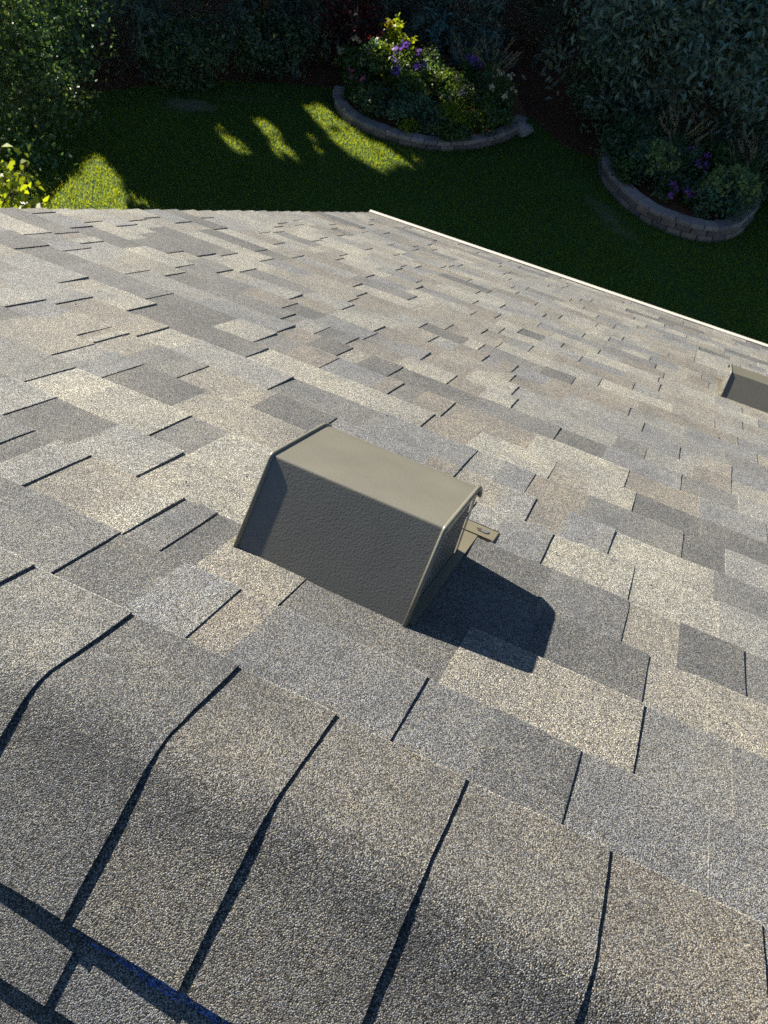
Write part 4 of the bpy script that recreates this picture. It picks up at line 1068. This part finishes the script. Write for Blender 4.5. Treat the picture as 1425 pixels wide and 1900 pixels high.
for (x, y, h, rr, mt, lab) in ((-1.5, 14.2, .4, .28, L_MID, 'green plant against the left wall of the right bed'), (-.75, 14.75, .55, .36, L_DARK, 'dark leafy plant behind the smaller rounded shrub'),
        (.4, 14.7, .55, .34, L_MID, 'green leafy plant behind the bigger rounded shrub'), (-1.1, 15.0, .5, .36, L_DARK, 'dark leafy plant below the back left grass of the right bed'), (-.45, 14.35, .3, .24, L_TEAL, 'low teal plant between the two rounded shrubs')):
    plant('leafy_plant', lab, x, y, h, rr, mt, 1400, .065, z0=B2)
def hydrangea(label, x, y, h, rr):
    return plant('mounded_shrub', label, x, y, h, rr, L_TEAL, 2600, .07, 'lime', 60, .07, z0=B2, cat='shrub', fl_name='flower_heads', n_cl=60, group='pale green rounded shrubs')
hydrangea('smaller pale green rounded shrub at the left of the right bed', -1.15, 14.35, .62, .36)
hydrangea('bigger pale green rounded shrub at the front right of the right bed', .15, 14.1, .68, .42)
plant('purple_flower', 'purple blooms between the two rounded shrubs', -.55, 14.75, .55, .25, L_DARK, 800, .06, 'violet', 5, .07, z0=B2)
plant('purple_flower', 'low purple blooms on the soil at the front of the right bed', -.78, 13.95, .25, .2, L_DARK, 420, .05, 'violet', 5, .055, z0=B2)
plant('purple_flower', 'small violet bloom near the front wall of the right bed', -.4, 14.0, .26, .12, L_MID, 260, .05, 'violet', 3, .055, z0=B2)
plant('purple_aster', 'pale purple aster at the right edge leaning over the right bed', .75, 15.55, .95, .36, L_DARK, 1300, .06, 'purple', 24, .05, z0=.05)
plant('silver_plant', 'little grey green plant in the mulch at the front of the right bed', -.12, 13.72, .2, .12, L_TEAL, 260, .05, z0=B2)
plant('mounded_plant', 'dark leafy plant at the back left of the right bed', -1.45, 14.75, .5, .33, L_DARK, 1200, .07, z0=B2)
plant('mounded_plant', 'dark green plant at the back of the right bed between the grasses', -.2, 15.2, .6, .4, L_MID, 1500, .07, z0=B2)
tall_grass('straw coloured grass at the back left of the right bed', -.95, 15.25, .8, .3, 150, z0=B2)
tall_grass('straw coloured grass at the back right of the right bed', .35, 15.3, .8, .36, 160, z0=B2)

# --- grass
def grass(n, x0, x1, y0, y1):
    x = NR.uniform(x0, x1, n); y = NR.uniform(y0, y1, n)
    ok = np.ones(n, bool)
    for pth, back in ((path1, [(-4.6, 17.0), (-6.2, 17.2), (-7.3, 16.2)]), (path2, [(.2, 16.2), (-1.2, 16.4), (-2.0, 16.0)])):
        ok &= ~in_poly(x, y, [tuple(q) for q in pth] + back, .03)
    bord = [(-24, 11.2), (-13, 10.6), (-11.2, 11.3), (-10.3, 12.6), (-9.4, 13.6), (-8.4, 14.25), (-7.4, 14.7), (-6.6, 16.2), (-5.0, 17.0), (-3.9, 16.0), (-2.9, 15.2), (-2.0, 15.0), (-1.2, 15.4), (1.0, 15.6), (3.5, 15.2), (9, 14.0), (26, 13), (34, 60), (-40, 60)]
    ok &= ~in_poly(x, y, bord)
    ok &= ~((((x + 9.18) / .55) ** 2 + ((y - 12.55) / .3) ** 2 < 1) & (NR.random(n) < .75))
    ok &= ~((((x + 1.45) * .73 - (y - 13.25) * -.68) / .6) ** 2 + (((x + 1.45) * .68 + (y - 13.25) * .73) / .25) ** 2 < 1) | (NR.random(n) < .5)
    x, y = x[ok], y[ok]; n = len(x)
    a = NR.uniform(0, 2 * math.pi, n); h = NR.uniform(.025, .06, n); w = NR.uniform(.003, .007, n)
    lx, ly = NR.normal(0, .022, n), NR.normal(0, .022, n)
    V = np.empty((n, 3, 3)); dx, dy = np.cos(a) * w, np.sin(a) * w
    V[:, 0] = np.stack([x - dx, y - dy, np.full(n, GZ)], 1); V[:, 1] = np.stack([x + dx, y + dy, np.full(n, GZ)], 1); V[:, 2] = np.stack([x + lx, y + ly, GZ + h], 1)
    tn = NR.uniform(.6, 1.35, n)[:, None] * np.stack([NR.uniform(.85, 1.3, n), np.ones(n), NR.uniform(.6, 1, n)], 1)
    o = fast_mesh('grass', V.reshape(-1, 3), np.arange(n * 3).reshape(n, 3), M_GRASS, None, tint=np.repeat(tn, 3, 0)); o['kind'] = 'stuff'
grass(330000, -12.5, 3.5, 6.5, 15.6)
